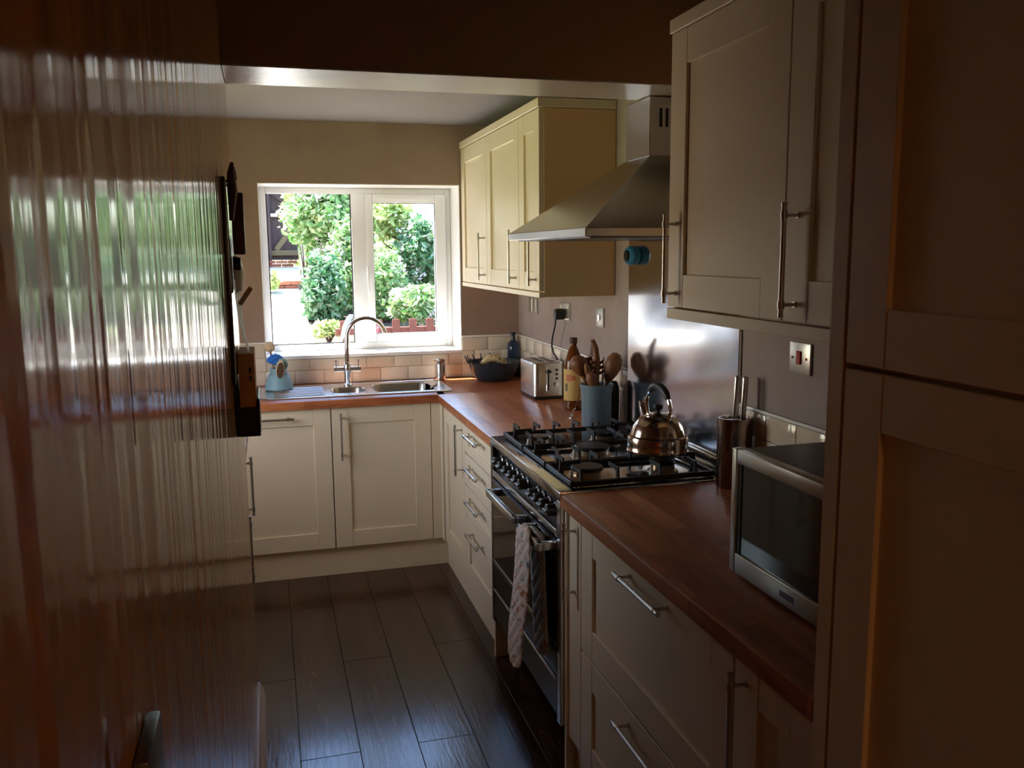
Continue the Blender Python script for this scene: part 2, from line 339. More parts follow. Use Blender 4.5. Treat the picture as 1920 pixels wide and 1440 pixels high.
# tiles: three rows of 150 x 75 with a bead on top
TW, TH, Z0 = .156, .0755, .911
def tile_mesh(wd, h):
    k = ('t', round(wd, 4), round(h, 4))
    if k not in me_cache:
        b_ = MB(); b_.box(.0012, wd-.0012, -.009, 0, .0012, h-.0012, 0, .0025, 2); o = b_.build('tile', TILE); me_cache[k] = o.data; bpy.data.objects.remove(o)
    return me_cache[k]
def tiles(parent, u0, u1, ztop, rot, at, skip=None):
    for r in range(3):
        u = u0 - (TW/2 if r % 2 else 0)
        while u < u1-.01:
            a, b_ = max(u, u0), min(u+TW, u1); z = Z0+r*TH; h = TH
            if skip:
                for s0, s1, zt in skip:
                    if b_ > s0 and a < s1 and z+h > zt:
                        if a < s0: b_ = s0
                        elif b_ > s1: a = s1
                        else: h = zt-z
            if b_-a > .012 and h > .01:
                o = bpy.data.objects.new('tile', tile_mesh(b_-a, h)); COL.objects.link(o); o.parent = parent
                o.location = at(a, z); o.rotation_euler = (0, 0, math.radians(rot))
            u += TW
tiles(wall_back, -1.75, -.011, 3, 0, lambda a, z: (a, 0, z), skip=[(wx0, wx1, wz0-.021)])
tiles(wall_right, .011, 1.643, 3, -90, lambda a, z: (0, -a, z))
tiles(wall_right, 2.52, 3.79, 3, -90, lambda a, z: (0, -a, z))
m = MB(); zt = Z0+3*TH
for a0, a1 in ((-1.75, wx0), (wx1, -.011)): m.box(a0, a1, -.012, 0, zt, zt+.011, 0, .004)
m.build('tile_bead', SILLW, wall_back)
m = MB(); m.box(-.012, 0, -1.643, -.0, zt, zt+.011, 0, .004); m.box(-.012, 0, -3.79, -2.52, zt, zt+.011, 0, .004); m.build('tile_bead', SILLW, wall_right)
m = MB(); m.box(-1.75, wx0, -.003, 0, Z0, zt); m.box(wx1, 0, -.003, 0, Z0, zt); m.box(wx0, wx1, -.003, 0, Z0, wz0-.022); m.build('grout', GROUT, wall_back, smooth=False)
m = MB(); m.box(-.003, 0, -1.643, 0, Z0, zt); m.box(-.003, 0, -3.79, -2.52, Z0, zt); m.build('grout', GROUT, wall_right, smooth=False)
# ------------------------------------------------------------------ cabinets
R_ = lambda y, z, xf=-.58: T((xf, y, z)) @ rotz(-90)      # right run: local x -> -y, front -> -x
S_ = lambda x, z, yf=-.58: T((x, yf, z))                  # sink run: local x -> x, front -> -y
L_ = lambda y, z, xf=-1.535: T((xf, y, z)) @ rotz(90)     # left run: local x -> +y, front -> +x
def shaker(w_, h, s=.085, t=.02, rec=.009):
    m = MB(); e = .0015; hr = min(s, h*.28)
    m.box(e, s, 0, t, e, h-e, 0, .0012, 1); m.box(w_-s, w_-e, 0, t, e, h-e, 0, .0012, 1)
    m.box(s+.0005, w_-s-.0005, .0006, t, e, hr, 0, .0012, 1); m.box(s+.0005, w_-s-.0005, .0006, t, h-hr, h-e, 0, .0012, 1)
    m.box(s-.004, w_-s+.004, rec, t-.002, hr-.004, h-hr+.004); return m
def handle(parent, xf, kind, cx, cz, L=.23):
    m = MB(); y = -.034
    A = (lambda t_: (cx, y, cz+t_)) if kind == 'v' else (lambda t_: (cx+t_, y, cz))
    m.cyl(A(-L/2), A(L/2), .0058, n=14)
    for sg in (-1, 1):
        m.cyl(A(sg*(L/2-.030)), A(sg*(L/2-.014)), .0078, n=14); m.cyl(A(sg*(L/2-.001)), A(sg*(L/2+.004)), .0066, n=14)
        p = A(sg*(L/2-.022)); m.cyl(p, (p[0], .0005, p[2]), .0042, n=10); m.cyl((p[0], -.004, p[2]), (p[0], .0005, p[2]), .0065, n=12)
    return m.build('handle', HANDLE, parent, xf=xf)
def front(parent, name, w_, h, xf, hd=None, s=.085):
    d = shaker(w_, h, s).build(name, CREAM, parent, xf=xf, ang=30)
    if hd: handle(d, xf, *hd)
    return d
def carcass(parent, *bx):
    m = MB(); m.box(*bx, 0, .001, 1); return m.build('body', CARC, parent)
G = 'cream base units'
# sink run
c = thing('base_cabinet', 'cream built-in dishwasher front with horizontal bar handle left of sink doors', 'dishwasher', (-1.433, -.3, .15), G)
carcass(c, -1.73, -1.137, -.558, -.02, .15, .868); front(c, 'door', .596, .722, S_(-1.731, .148), ('h', .298, .68))
c = thing('base_cabinet', 'cream cabinet under the sink with one vertical bar handle', 'cabinet', (-.88, -.3, .15), G)
carcass(c, -1.132, -.64, -.558, -.02, .15, .72); front(c, 'door', .497, .722, S_(-1.133, .148), ('v', .045, .577))
m = MB(); m.box(-.634, -.588, -.579, -.56, .148, .87, 0, .001, 1); m.box(-.588, -.58, -.628, -.56, .148, .87, 0, .001, 1)
tag(m.build('corner_post', CREAM), 'cream corner filler post where sink run meets the drawer run', 'filler post')
# right run far
c = thing('base_cabinet', 'cream corner cabinet with tall vertical handle beside the four drawers', 'cabinet', (-.3, -.87, .15), G)
carcass(c, -.558, -.02, -1.118, -.63, .15, .868); front(c, 'door', .49, .722, R_(-.63, .148), ('v', .445, .577))
c = thing('drawer_unit', 'cream stack of four drawers with bar handles left of the range cooker', 'drawers', (-.3, -1.39, .15), G)
carcass(c, -.558, -.02, -1.66, -1.122, .15, .868)
for z0, z1 in ((.727, .870), (.578, .724), (.431, .575), (.148, .428)): front(c, 'drawer', .538, z1-z0, R_(-1.122, z0), ('h', .245, z1-z0-.042, .22), s=.07)
m = MB(); m.box(-.588, -.01, -1.681, -1.662, 0, .87, 0, .001, 1); tag(m.build('end_panel', CREAM), 'cream end panel reaching the floor at far side of cooker', 'panel')
# near right run
m = MB(); m.box(-.588, -.01, -2.556, -2.540, 0, .87, 0, .001, 1); tag(m.build('end_panel', CREAM), 'cream end panel reaching the floor at near side of cooker', 'panel')
c = thing('base_cabinet', 'narrow cream pull-out cabinet with vertical handle right of the cooker', 'cabinet', (-.3, -2.6, .15), G)
carcass(c, -.558, -.02, -2.66, -2.558, .15, .868)
m = MB(); m.box(.001, .101, 0, .02, .0015, .7205, 0, .0012, 1); d = m.build('door', CREAM, c, xf=R_(-2.558, .148)); handle(d, R_(-2.558, .148), 'v', .05, .577)
c = thing('drawer_unit', 'cream unit of two deep pan drawers with bar handles under near worktop', 'drawers', (-.3, -3.09, .15), G)
carcass(c, -.558, -.02, -3.515, -2.664, .15, .868)
for z0, z1 in ((.480, .870), (.128, .476)): front(c, 'drawer', .853, z1-z0, R_(-2.662, z0), ('h', .455, z1-z0-.042, .25), s=.088)
c = thing('base_cabinet', 'cream cabinet with vertical handle below the microwave, beside the tall housing', 'cabinet', (-.3, -3.65, .15), G)
carcass(c, -.558, -.02, -3.79, -3.52, .15, .868); front(c, 'door', .272, .742, R_(-3.518, .128), ('v', .045, .597))
# left run (mostly hidden behind the glossy wall)
c = thing('base_cabinet', 'cream cabinet behind the glossy wall edge, far bar handle', 'cabinet', (-1.8, -1.45, .15), G)
carcass(c, -2.08, -1.557, -1.60, -1.25, .15, .868); front(c, 'door', .35, .722, L_(-1.60, .148), ('v', .17, .572))
c = thing('base_cabinet', 'cream cabinet behind the glossy wall edge, near lower bar handle', 'cabinet', (-1.8, -1.81, .15), G)
carcass(c, -2.08, -1.557, -2.02, -1.604, .15, .868); front(c, 'door', .416, .722, L_(-2.02, .148), ('v', .07, .485))
# plinths
for nme, bx, lb in (('plinth', (-2.08, -.555, -.555, -.54, 0, .146), 'cream plinth board below sink cabinets and dishwasher'),
                    ('plinth', (-.555, -.54, -1.66, -.556, 0, .146), 'cream plinth board below corner cabinet and four drawers'),
                    ('plinth', (-.555, -.54, -3.79, -2.558, 0, .126), 'cream plinth board below the pan drawers'),
                    ('plinth', (-1.575, -1.56, -2.02, -1.25, 0, .146), 'cream plinth board below cabinets behind the glossy wall')):
    m = MB(); m.box(*bx, 0, .001, 1); tag(m.build(nme, CREAM), lb, 'plinth')
# worktops
bx_ = .007
c = thing('worktop', 'walnut block worktop running from the sink round to the toaster corner', 'worktop', (-.6, -.3, .87))
m = MB()
hx0, hx1, hy0, hy1 = -1.13, -.56, -.475, -.155
m.box(-2.1, hx0, -.6, -.0095, .87, .91, 0, bx_, 3); m.box(hx1, -.0095, -.5995, -.0095, .87, .91, 0, 0)
m.box(hx0, hx1, -.6, hy0, .87, .91, 0, 0); m.box(hx0, hx1, hy1, -.0095, .87, .91, 0, 0)
m = MB()
prof = [(-.6, .87), (-.6, .903), (-.5985, .907), (-.594, .91)]
def run_top(mb, a0, a1, back, axis):
    poly = [(back, .87)]+[(q, z) for q, z in prof]+[(back, .91)]
    if axis == 'x':   # along x, profile in y
        n_ = len(poly); V = [(a0, q, z) for q, z in poly]+[(a1, q, z) for q, z in poly]
    else:
        n_ = len(poly); V = [(q, a0, z) for q, z in poly]+[(q, a1, z) for q, z in poly]
    mb.raw(V, [tuple(range(n_)), tuple(reversed(range(n_, 2*n_)))]+[(i, i+n_, (i+1) % n_+n_, (i+1) % n_) for i in range(n_)])
mx_ = MB(); run_top(mx_, -2.1, hx0, -.0095, 'x'); run_top(mx_, hx0, hx1, hy0, 'x'); mx_.box(hx0, hx1, hy1, -.0095, .87, .91); run_top(mx_, hx1, -.594, -.0095, 'x')
mx_.box(-.594, -.0095, -.594, -.0095, .87, .91)
mx_.build('sink_worktop', WTOP_X, c)
m = MB(); run_top(m, -1.684, -.594, -.0095, 'y'); m.build('side_worktop', WTOP_Y, c)
m = MB(); run_top(m, -3.792, -2.537, -.0095, 'y'); tag(m.build('worktop', WTOP_Y), 'walnut block worktop between the cooker and the tall housing', 'worktop')
m = MB(); m.box(-2.09, -1.512, -2.028, -1.25, .87, .91, 0, .006, 2); tag(m.build('worktop', WTOP_Y), 'short walnut worktop on the left behind the glossy wall', 'worktop')
# wall units
c = thing('wall_cabinet', 'cream three-door wall cabinet beside the window, left of the cooker hood', 'cabinet', (-.16, -.74, 1.434), 'cream wall cabinets')
m = MB(); m.box(-.312, -.002, -1.478, -.004, 1.436, 2.19, 0, .001, 1); m.build('body', CARC, c)
m = MB(); m.box(-.338, -.002, -1.482, -.002, 2.192, 2.228, 0, .002, 1); m.build('cornice', CREAM, c)
m = MB(); m.box(-.334, -.312, -1.478, -.004, 1.434, 1.455, 0, .001, 1); m.build('light_rail', CREAM, c)
for y0, w_, hx in ((-.006, .583, .535), (-.591, .584, .535), (-1.177, .300, .255)): front(c, 'door', w_, .731, R_(y0, 1.458, -.333), ('v', hx, .142), s=.08)
c = thing('wall_cabinet', 'cream two-door wall cabinet above the microwave, right of the cooker hood', 'cabinet', (-.16, -3.23, 1.434), 'cream wall cabinets')
m = MB(); m.box(-.312, -.002, -3.79, -2.677, 1.466, 2.19, 0, .001, 1); m.build('body', CARC, c)
m = MB(); m.box(-.338, -.002, -3.79, -2.673, 2.192, 2.228, 0, .002, 1); m.build('cornice', CREAM, c)
m = MB(); m.box(-.334, -.312, -3.79, -2.677, 1.434, 1.463, 0, .001, 1); m.box(-.312, -.002, -2.697, -2.677, 1.434, 1.466, 0, .001, 1); m.build('light_rail', CREAM, c)
front(c, 'door', .569, .725, R_(-2.678, 1.466, -.333), ('v', .048, .132), s=.09); front(c, 'door', .542, .725, R_(-3.248, 1.466, -.333), ('v', .048, .132), s=.09)
# tall housing
c = thing('tall_cabinet', 'tall cream fridge housing with two shaker doors at the right edge', 'cabinet', (-.3, -4.12, 0))
m = MB(); m.box(-.60, -.002, -3.829, -3.795, 0, 2.40, 0, .001, 1); m.build('side_panel', CREAM, c)
m = MB(); m.box(-.578, -.01, -4.455, -3.832, .1, 2.40, 0, .001, 1); m.build('body', CARC, c)
m = MB(); m.box(-.60, -.002, -4.49, -4.457, 0, 2.40, 0, .001, 1); m.build('side_panel', CREAM, c)
m = MB(); m.box(-.56, -.54, -4.455, -3.832, 0, .098, 0, .001, 1); m.build('kick_board', CREAM, c)
front(c, 'door', .62, 1.35, R_(-3.834, .1, -.60), None, s=.083); front(c, 'door', .62, .94, R_(-3.834, 1.455, -.60), None, s=.083)
# ------------------------------------------------------------------ range cooker
k0, k1 = -1.687, -2.535
ck = thing('range_cooker', 'stainless range cooker with five gas burners, row of knobs and two oven doors', 'cooker', (-.3, -2.11, 0))
m = MB(); m.box(-.572, -.02, k1+.004, k0-.004, .17, .884, 0, .002, 1); m.build('body', BLACK, ck)
m = MB(); m.box(-.602, -.014, k1, k0, .884, .914, 0, .004, 2); m.build('hob_top', HOB, ck)
m = MB(); m.box(-.03, -.014, k1+.01, k0-.01, .914, .95, 0, .003, 2); m.build('rear_upstand', CHROME, ck)
m = MB(); m.box(-.582, -.572, k1+.035, k0-.033, .79, .884); m.build('control_panel', DSTEEL, ck, smooth=False)
m = MB(); m.box(-.602, -.572, k1+.035, k0-.033, .764, .79, 0, .003, 2); m.build('trim_strip', STEEL, ck)
m = MB(); m.box(-.60, -.572, k1, k1+.034, .17, .884, 0, .002, 1); m.build('side_post', STEEL, ck)
m = MB(); m.box(-.60, -.572, k0-.032, k0, .17, .884, 0, .002, 1); m.build('side_post', DSTEEL, ck)
kb = MB(); kb.lathe([(.0, 0), (.023, 0), (.0235, .004), (.019, .008), (.0185, .034), (.016, .037), (0, .037)], 20); kb.box(-.004, .004, -.019, .019, .02, .044, 0, .002, 1)
kmesh = None
for y in (-1.80, -1.872, -1.944, -2.012, -2.080, -2.138, -2.262, -2.322, -2.386, -2.452):
    if kmesh is None: o = kb.build('knob', KNOB, ck); kmesh = o.data
    else: o = bpy.data.objects.new('knob', kmesh); COL.objects.link(o); o.parent = ck
    kmesh.transform(Matrix.Translation(WL[ck.name])) if y == -1.80 else None
    o.rotation_euler = (0, -math.pi/2, 0); o.location = Vector((-.582, y, .838))-WL[ck.name]
def oven_door(ya, yb, hy0, hy1):
    m = MB(); m.box(-.602, -.574, yb, ya, .43, .756, 0, .004, 2); d = m.build('oven_door', DSTEEL, ck)
    m = MB(); m.box(-.6045, -.6015, yb+.012, ya-.012, .438, .748, 0, .001, 1); m.build('door_glass', GLASSB, d)
    m = MB(); m.box(-.6035, -.600, yb, ya, .418, .43, 0, .001, 1); m.build('chrome_strip', CHROME, d)
    m = MB(); s = .009; z = .738; xb = -.653
    m.box(xb-s, xb+s, hy1, hy0, z-.013, z+.013, 0, .0025, 2)
    for yy in (hy0-.011, hy1+.011): m.box(xb-s+.001, -.6, yy-.010, yy+.010, z-.013, z+.013, 0, .0025, 2)
    m.build('handle', STEEL, d)
oven_door(-1.722, -2.252, -1.852, -2.216); oven_door(-2.262, -2.498, -2.288, -2.497)
for ya, yb in ((-1.722, -2.252), (-2.262, -2.498)):
    m = MB(); m.box(-.600, -.574, yb, ya, .318, .414, 0, .003, 1); p = m.build('lower_panel', DSTEEL, ck)
m = MB(); m.box(-.600, -.574, k1+.036, k0-.035, .19, .31, 0, .003, 1); d = m.build('storage_drawer', DSTEEL, ck)
m = MB(); m.box(-.6035, -.599, k1+.036, k0-.035, .302, .309, 0, .001, 1); m.build('chrome_strip', CHROME, d)
for x in (-.52, -.08):
    for y in (k0-.06, k1+.06): m = MB(); m.cyl((x, y, 0), (x, y, .172), .018); m.build('leg', BLACK, ck)
def grate(ya, yb, fx):
    m = MB(); z0, z1 = .918, .934; xa, xb = -.555, -.075; t = .012
    m.box(xa, xb, ya-t, ya, z0, z1, 0, .002, 1); m.box(xa, xb, yb, yb+t, z0, z1, 0, .002, 1); m.box(xa, xa+t, yb, ya, z0, z1, 0, .002, 1); m.box(xb-t, xb, yb, ya, z0, z1, 0, .002, 1)
    for x in fx:
        for y, s in ((ya, -1), (yb, 1)):
            L = .085
            P = [(0, z0), (.008, .968), (L, .968), (L, .957), (.024, .955), (.018, z0)]
            m.prism([(q*s, z) for q, z in P], -.003, .003, xf=T((x, y, 0)) @ rotz(90))
    for x, s in ((xa, 1), (xb, -1)):
        L = .075; P = [(0, z0), (.008, .968), (L, .968), (L, .957), (.024, .955), (.018, z0)]
        m.prism([(q*s, z) for q, z in P], -.003, .003, xf=T((x, (ya+yb)/2, 0)))
    m.build('pan_grate', IRON, ck, smooth=False)
FX = (-.515, -.435, -.355, -.275, -.195, -.115)
grate(-1.715, -1.975, FX); grate(-1.98, -2.24, (-.50, -.43, -.20, -.13)); grate(-2.245, -2.505, (-.52, -.40, -.26, -.14))
for x, y, r in ((-.47, -1.90, .036), (-.21, -1.90, .045), (-.34, -2.11, .058), (-.46, -2.385, .048), (-.20, -2.385, .038)):
    m = MB(); X = T((x, y, 0)); m.lathe([(r*1.35, .914), (r*1.3, .918), (r*1.02, .922), (r*1.0, .938), (r*.6, .94)], 28, xf=X); bb = m.build('burner', BRASS, ck)
    m = MB(); m.lathe([(r*.9, .938), (r*1.08, .941), (r*1.1, .946), (r*1.0, .951), (0, .953)], 28, xf=X); m.build('burner_cap', BLACK, bb)
    m = MB(); m.cyl((x-r*1.25, y-.02, .914), (x-r*1.25, y-.02, .944), .007, .005); m.build('igniter', WHITEP, bb)
# splashback and hood
m = MB(); m.box(-.011, -.0005, -2.515, -1.645, .915, 1.662, 0, .0015, 1); tag(m.build('splashback', SPLASH), 'polished steel splashback panel on wall behind the hob', 'splashback')
h = thing('cooker_hood', 'stainless chimney cooker hood with sloping canopy above the hob', 'hood', (-.25, -2.04, 1.664))
ha, hb = -1.612, -2.470; zb, zl = 1.664, 1.690
m = MB()
def frust(mb, A, B):
    (ax0, ax1, ay0, ay1, az), (bx0, bx1, by0, by1, bz) = A, B
    V = [(ax0, ay0, az), (ax1, ay0, az), (ax1, ay1, az), (ax0, ay1, az), (bx0, by0, bz), (bx1, by0, bz), (bx1, by1, bz), (bx0, by1, bz)]
    mb.raw(V, [(3, 2, 1, 0), (4, 5, 6, 7), (0, 1, 5, 4), (1, 2, 6, 5), (2, 3, 7, 6), (3, 0, 4, 7)])
frust(m, (-.498, -.002, hb+.002, ha-.002, zl), (-.155, -.002, -2.15, -1.945, 1.935)); m.build('canopy', STEEL, h, smooth=False)
m = MB(); m.box(-.50, -.002, hb, ha, zb, zl, 0, .002, 1); m.build('rim', STEEL, h)
m = MB(); m.box(-.155, -.002, -2.148, -1.947, 1.935, 2.128, 0, .002, 1); ch = m.build('chimney', STEEL, h)
for i in range(4): m = MB(); m.box(-.12+i*.022, -.11+i*.022, -2.1495, -2.147, 2.03, 2.09); m.build('vent_slot', BLACKP, ch, smooth=False)
m = MB(); m.box(-.47, -.05, hb+.04, ha-.04, zb-.004, zb+.001); m.build('filter', DSTEEL, h, smooth=False)
# blue timer on splashback
t = thing('kitchen_timer', 'small round blue kitchen timer stuck high on the steel splashback', 'timer', (-.03, -1.72, 1.57))
X = T((-.012, -1.725, 1.603)) @ Matrix.Rotation(math.radians(-90), 4, 'Y')
m = MB(); m.lathe([(.0, 0), (.032, 0), (.037, .006), (.037, .03), (.031, .038), (0, .04)], 28, xf=X, sy=1.35); m.build('case', BLUEP, t)
m = MB(); m.lathe([(.022, .036), (.020, .046), (.0, .047)], 24, xf=X); m.build('dial', BLACKP, t)
# ------------------------------------------------------------------ sink
s = thing('inset_sink', 'stainless one and a half bowl sink with ribbed drainer under the window', 'sink', (-.985, -.31, .91))
sx0, sx1, sya, syb = -1.465, -.505, -.515, -.105
bowls = [(-1.115, -.935, -.43, -.22, .10), (-.895, -.58, -.465, -.165, .16)]
m = MB(); zs = .9135
def deck(x0, x1, y0, y1): m.box(x0, x1, y0, y1, .9105, zs)
deck(sx0, bowls[0][0], sya, syb); deck(bowls[0][1], bowls[1][0], sya, syb); deck(bowls[1][1], sx1, sya, syb)
for b_ in bowls: deck(b_[0], b_[1], sya, b_[2]); deck(b_[0], b_[1], b_[3], syb)
m.build('deck', STEEL, s, smooth=False)
rim = MB(); rectloop(0, 1, 0, 1, .1, 0, 1)
rm = MB(); r_ = .012
P = [(sx0+.03, sya), (sx1-.03, sya), (sx1, sya+.03), (sx1, syb-.03), (sx1-.03, syb), (sx0+.03, syb), (sx0, syb-.03), (sx0, sya+.03), (sx0+.03, sya)]
rm.tube([(x, y, .9135) for x, y in P], .0032, 8); rm.build('raised_rim', CHROME, s)
for x0, x1, y0, y1, dp in bowls:
    def rr(x0, x1, y0, y1, r, z):
        out = []
        for cx, cy, a in ((x1-r, y1-r, 0), (x0+r, y1-r, 90), (x0+r, y0+r, 180), (x1-r, y0+r, 270)):
            for q in range(7): t_ = math.radians(a+q*15); out.append((cx+r*math.cos(t_), cy+r*math.sin(t_), z))
        return out
    L0 = rr(x0, x1, y0, y1, .055, .9145); L1 = rr(x0+.004, x1-.004, y0+.004, y1-.004, .053, .908); L2 = rr(x0+.012, x1-.012, y0+.012, y1-.012, .05, .91-dp+.02); L3 = rr(x0+.035, x1-.035, y0+.035, y1-.035, .04, .91-dp)
    Lf = rr(x0-.008, x1+.008, y0-.008, y1+.008, .06, .9138)
    V = Lf+L0+L1+L2+L3; n_ = len(L0); Fc = [(k*n_+i, k*n_+(i+1) % n_, (k+1)*n_+(i+1) % n_, (k+1)*n_+i) for k in range(4) for i in range(n_)]+[tuple(range(4*n_, 5*n_))]
    b_ = MB(); b_.raw(V, Fc); bo = b_.build('bowl', STEEL, s)
    w_ = MB(); cx, cy = (x0+x1)/2, (y0+y1)/2; w_.lathe([(.03, .9105-dp), (.028, .913-dp), (0, .912-dp)], 20, xf=T((cx, cy, 0))); w_.build('waste', CHROME, bo)
for i in range(7):
    m = MB(); y = -.45+i*.045; m.tube([(-1.40, y, zs-.001), (-1.39, y, zs+.001), (-1.16, y, zs+.001), (-1.15, y, zs-.001)], .0035, 8); m.build('drainer_rib', STEEL, s)
# tap
t = thing('mixer_tap', 'chrome swan-neck mixer tap with two lever handles behind the half bowl', 'tap', (-1.008, -.13, .9135))
m = MB(); X = T((-1.008, -.13, 0)); m.lathe([(.0, .9135), (.026, .9135), (.026, .918), (.019, .922), (.018, .97), (.021, .982), (.021, 1.022), (.018, 1.03), (.014, 1.04), (0, 1.04)], 24, xf=X); m.build('body', CHROME, t)
pts = [(-1.008, -.13, 1.03), (-1.008, -.13, 1.10), (-1.004, -.131, 1.17)]
for i in range(13):
    a = math.radians(180-i*14.2); pts.append((-.903+.101*math.cos(a), -.131-.035*(i/12), 1.178+.098*math.sin(a)))
m = MB(); m.tube(pts, [.0125]*3+[.0115]*13, 14); sp_ = m.build('spout', CHROME, t)
m = MB(); m.lathe([(.0145, 0), (.0145, .016), (0, .016)], 16, xf=T(pts[-1]) @ Matrix.Rotation(math.radians(195), 4, 'Y') @ T((0, 0, -.004))); 
for sg in (-1, 1):
    m = MB(); x = -1.008+sg*.018
    m.cyl((x-sg*.01, -.13, 1.0), (-1.008+sg*.066, -.13, 1.0), .0145); m.cyl((-1.008+sg*.058, -.13, 1.0), (-1.008+sg*.060, -.13, 1.045), .0035); m.cyl((-1.008+sg*.060, -.13, 1.04), (-1.008+sg*.060, -.13, 1.052), .005); m.cyl((-1.008+sg*.064, -.13, 1.0), (-1.008+sg*.071, -.13, 1.0), .016); m.build('lever', CHROME, t)
# chrome soap dispenser
t = thing('soap_dispenser', 'short chrome cylinder dispenser at the right rear corner of the sink', 'dispenser', (-.487, -.085, .91))
m = MB(); X = T((-.487, -.085, 0)); m.lathe([(0, .911), (.027, .911), (.0275, .915), (.0275, 1.0), (.026, 1.004), (.0, 1.004)], 28, xf=X); m.build('body', STEEL, t)
m = MB(); m.lathe([(.0255, 1.005), (.027, 1.008), (.027, 1.028), (.024, 1.032), (0, 1.032)], 28, xf=X); m.cyl((-.51, -.085, 1.022), (-.526, -.085, 1.022), .004); m.build('lid', CHROME, t)
# washing-up caddy and its brushes
t = thing('sink_caddy', 'pale blue cone-shaped washing-up caddy on the sink drainer', 'caddy', (-1.372, -.20, .9145))
m = MB(); X = T((-1.372, -.20, 0)); m.lathe([(0, .916), (.066, .916), (.073, .922), (.071, .945), (.055, .99), (.051, .998), (.048, .996), (.052, .985), (.06, .95), (0, .94)], 36, xf=X); m.build('tray', CADDY, t)
m = MB(); m.lathe([(.040, .95), (.040, 1.0), (.046, 1.03), (.043, 1.03), (.037, 1.0), (.037, .955), (0, .955)], 32, xf=X); m.build('inner_cup', CADDY, t)
t = thing('dish_brush', 'round tan dish brush head standing tallest in the blue caddy', 'brush', (-1.39, -.20, .958))
m = MB(); m.tube([(-1.385, -.195, .958), (-1.395, -.19, 1.04), (-1.408, -.185, 1.12)], .005, 8); m.build('handle', UWOOD, t)
hd = MB(); bm = bmesh.new(); bmesh.ops.create_icosphere(bm, subdivisions=3, radius=.028)
for v_ in bm.verts: v_.co *= random.uniform(.86, 1.1)
hd.bm(bm, 0, T((-1.411, -.185, 1.14))); hd.build('bristles', BRISTLE, t, smooth=False)
m = MB(); bm = bmesh.new(); bmesh.ops.create_icosphere(bm, subdivisions=3, radius=.034)
for v_ in bm.verts: v_.co = Vector((v_.co.x*1.15, v_.co.y*.8, v_.co.z*.9))*random.uniform(.8, 1.12)
m.bm(bm, 0, T((-1.385, -.205, 1.075))); tag(m.build('sponge_ball', CYAN, smooth=False), 'bright blue ruffled scrubber on top of the caddy', 'scrubber')
t = thing('scrubbing_brush', 'oval brown-bristled scrubbing brush upright at front of the caddy', 'brush', (-1.365, -.245, .958))
X = T((-1.362, -.243, 1.025)) @ Matrix.Rotation(math.radians(8), 4, 'Y') @ Matrix.Rotation(math.radians(90), 4, 'X')
m = MB(); m.lathe([(0, -.004), (.019, -.004), (.022, 0), (.019, .006), (0, .006)], 24, xf=X, sy=2.3); m.build('back', BRISTLE, t)
m = MB(); m.lathe([(.016, .006), (.018, .02), (0, .022)], 24, xf=X, sy=2.3); m.build('bristles', DBRIS, t)
X = T((-1.352, -.212, 1.05)) @ Matrix.Rotation(math.radians(90), 4, 'X')
m = MB(); m.lathe([(0, 0), (.026, 0), (.03, .004), (.03, .014), (.026, .018), (0, .018)], 24, xf=X, sy=1.1); tag(m.build('sponge_pad', mat('green_sponge', (.22, .36, .36), .9)), 'grey-green sponge pad standing behind the brown scrubbing brush', 'sponge')
m = MB(); m.tube([(-.60, -.40, .9175), (-.565, -.33, .917), (-.545, -.29, .921)], [.005, .006, .004], 8); tag(m.build('wooden_brush', BRISTLE), 'thin pale wooden stick lying over the corner of main sink bowl', 'stick')
# ------------------------------------------------------------------ right worktop objects
b = thing('fruit_bowl', 'dark slate splash-crown fruit bowl in the corner', 'bowl', (-.20, -.185, .91))
m = MB(); X = T((-.20, -.185, 0)); m.lathe([(0, .911), (.085, .911), (.095, .915), (.125, .955), (.146, 1.012), (.149, 1.018), (.145, 1.017), (.12, .957), (.09, .922), (0, .918)], 48, xf=X); m.build('shell', BOWLM, b)
for i in range(11):
    a = math.radians(85+i*20); p0 = Vector((-.20+.147*math.cos(a), -.185+.147*math.sin(a), 1.012)); L = .03 if i < 8 else .016
    p0.y = min(p0.y, -.03); p1 = p0+Vector((math.cos(a)*.016, min(0, math.sin(a)*.016), L)); m = MB(); m.tube([p0, (p0+p1)/2, p1], [.007, .0035, .0022], 8); m.lathe([(0, -.005), (.0045, -.002), (.0045, .002), (0, .005)], 10, xf=T(p1)); m.build('splash_spike', BOWLM, b)
for i, (dx, dy, dz, rz, lab) in enumerate(((0, -.022, 0, 8, 'spotted ripe banana lying nearest the camera in the bowl'), (.015, .024, .008, 14, 'spotted ripe banana behind the front one in the bowl'))):
    pts = []; rad = []
    for j in range(11):
        t_ = j/10; x = -.085+.17*t_; z = .030*math.sin(t_*math.pi)
        pts.append((rotz(rz) @ Vector((x, .01*math.sin(t_*3), z)))+Vector((-.215+dx, -.20+dy, 1.000+dz))); rad.append(.016*min(1, .3+2.6*min(t_, 1-t_)))
    m = MB(); m.tube(pts, rad, 8); t = tag(m.build('banana', BANANA), lab, 'banana', 'bananas in the fruit bowl')
t = thing('glass_bottle', 'small blue glass bottle in the corner behind the fruit bowl', 'bottle', (-.052, -.060, .91))
m = MB(); X = T((-.052, -.060, 0)); m.lathe([(0, .911), (.034, .911), (.0355, .918), (.0345, 1.05), (.036, 1.075), (.031, 1.10), (.014, 1.12), (.0125, 1.145), (.016, 1.148), (.016, 1.162), (.011, 1.163), (.011, 1.12), (0, 1.10)], 28, xf=X); m.build('body', BLUEG, t)
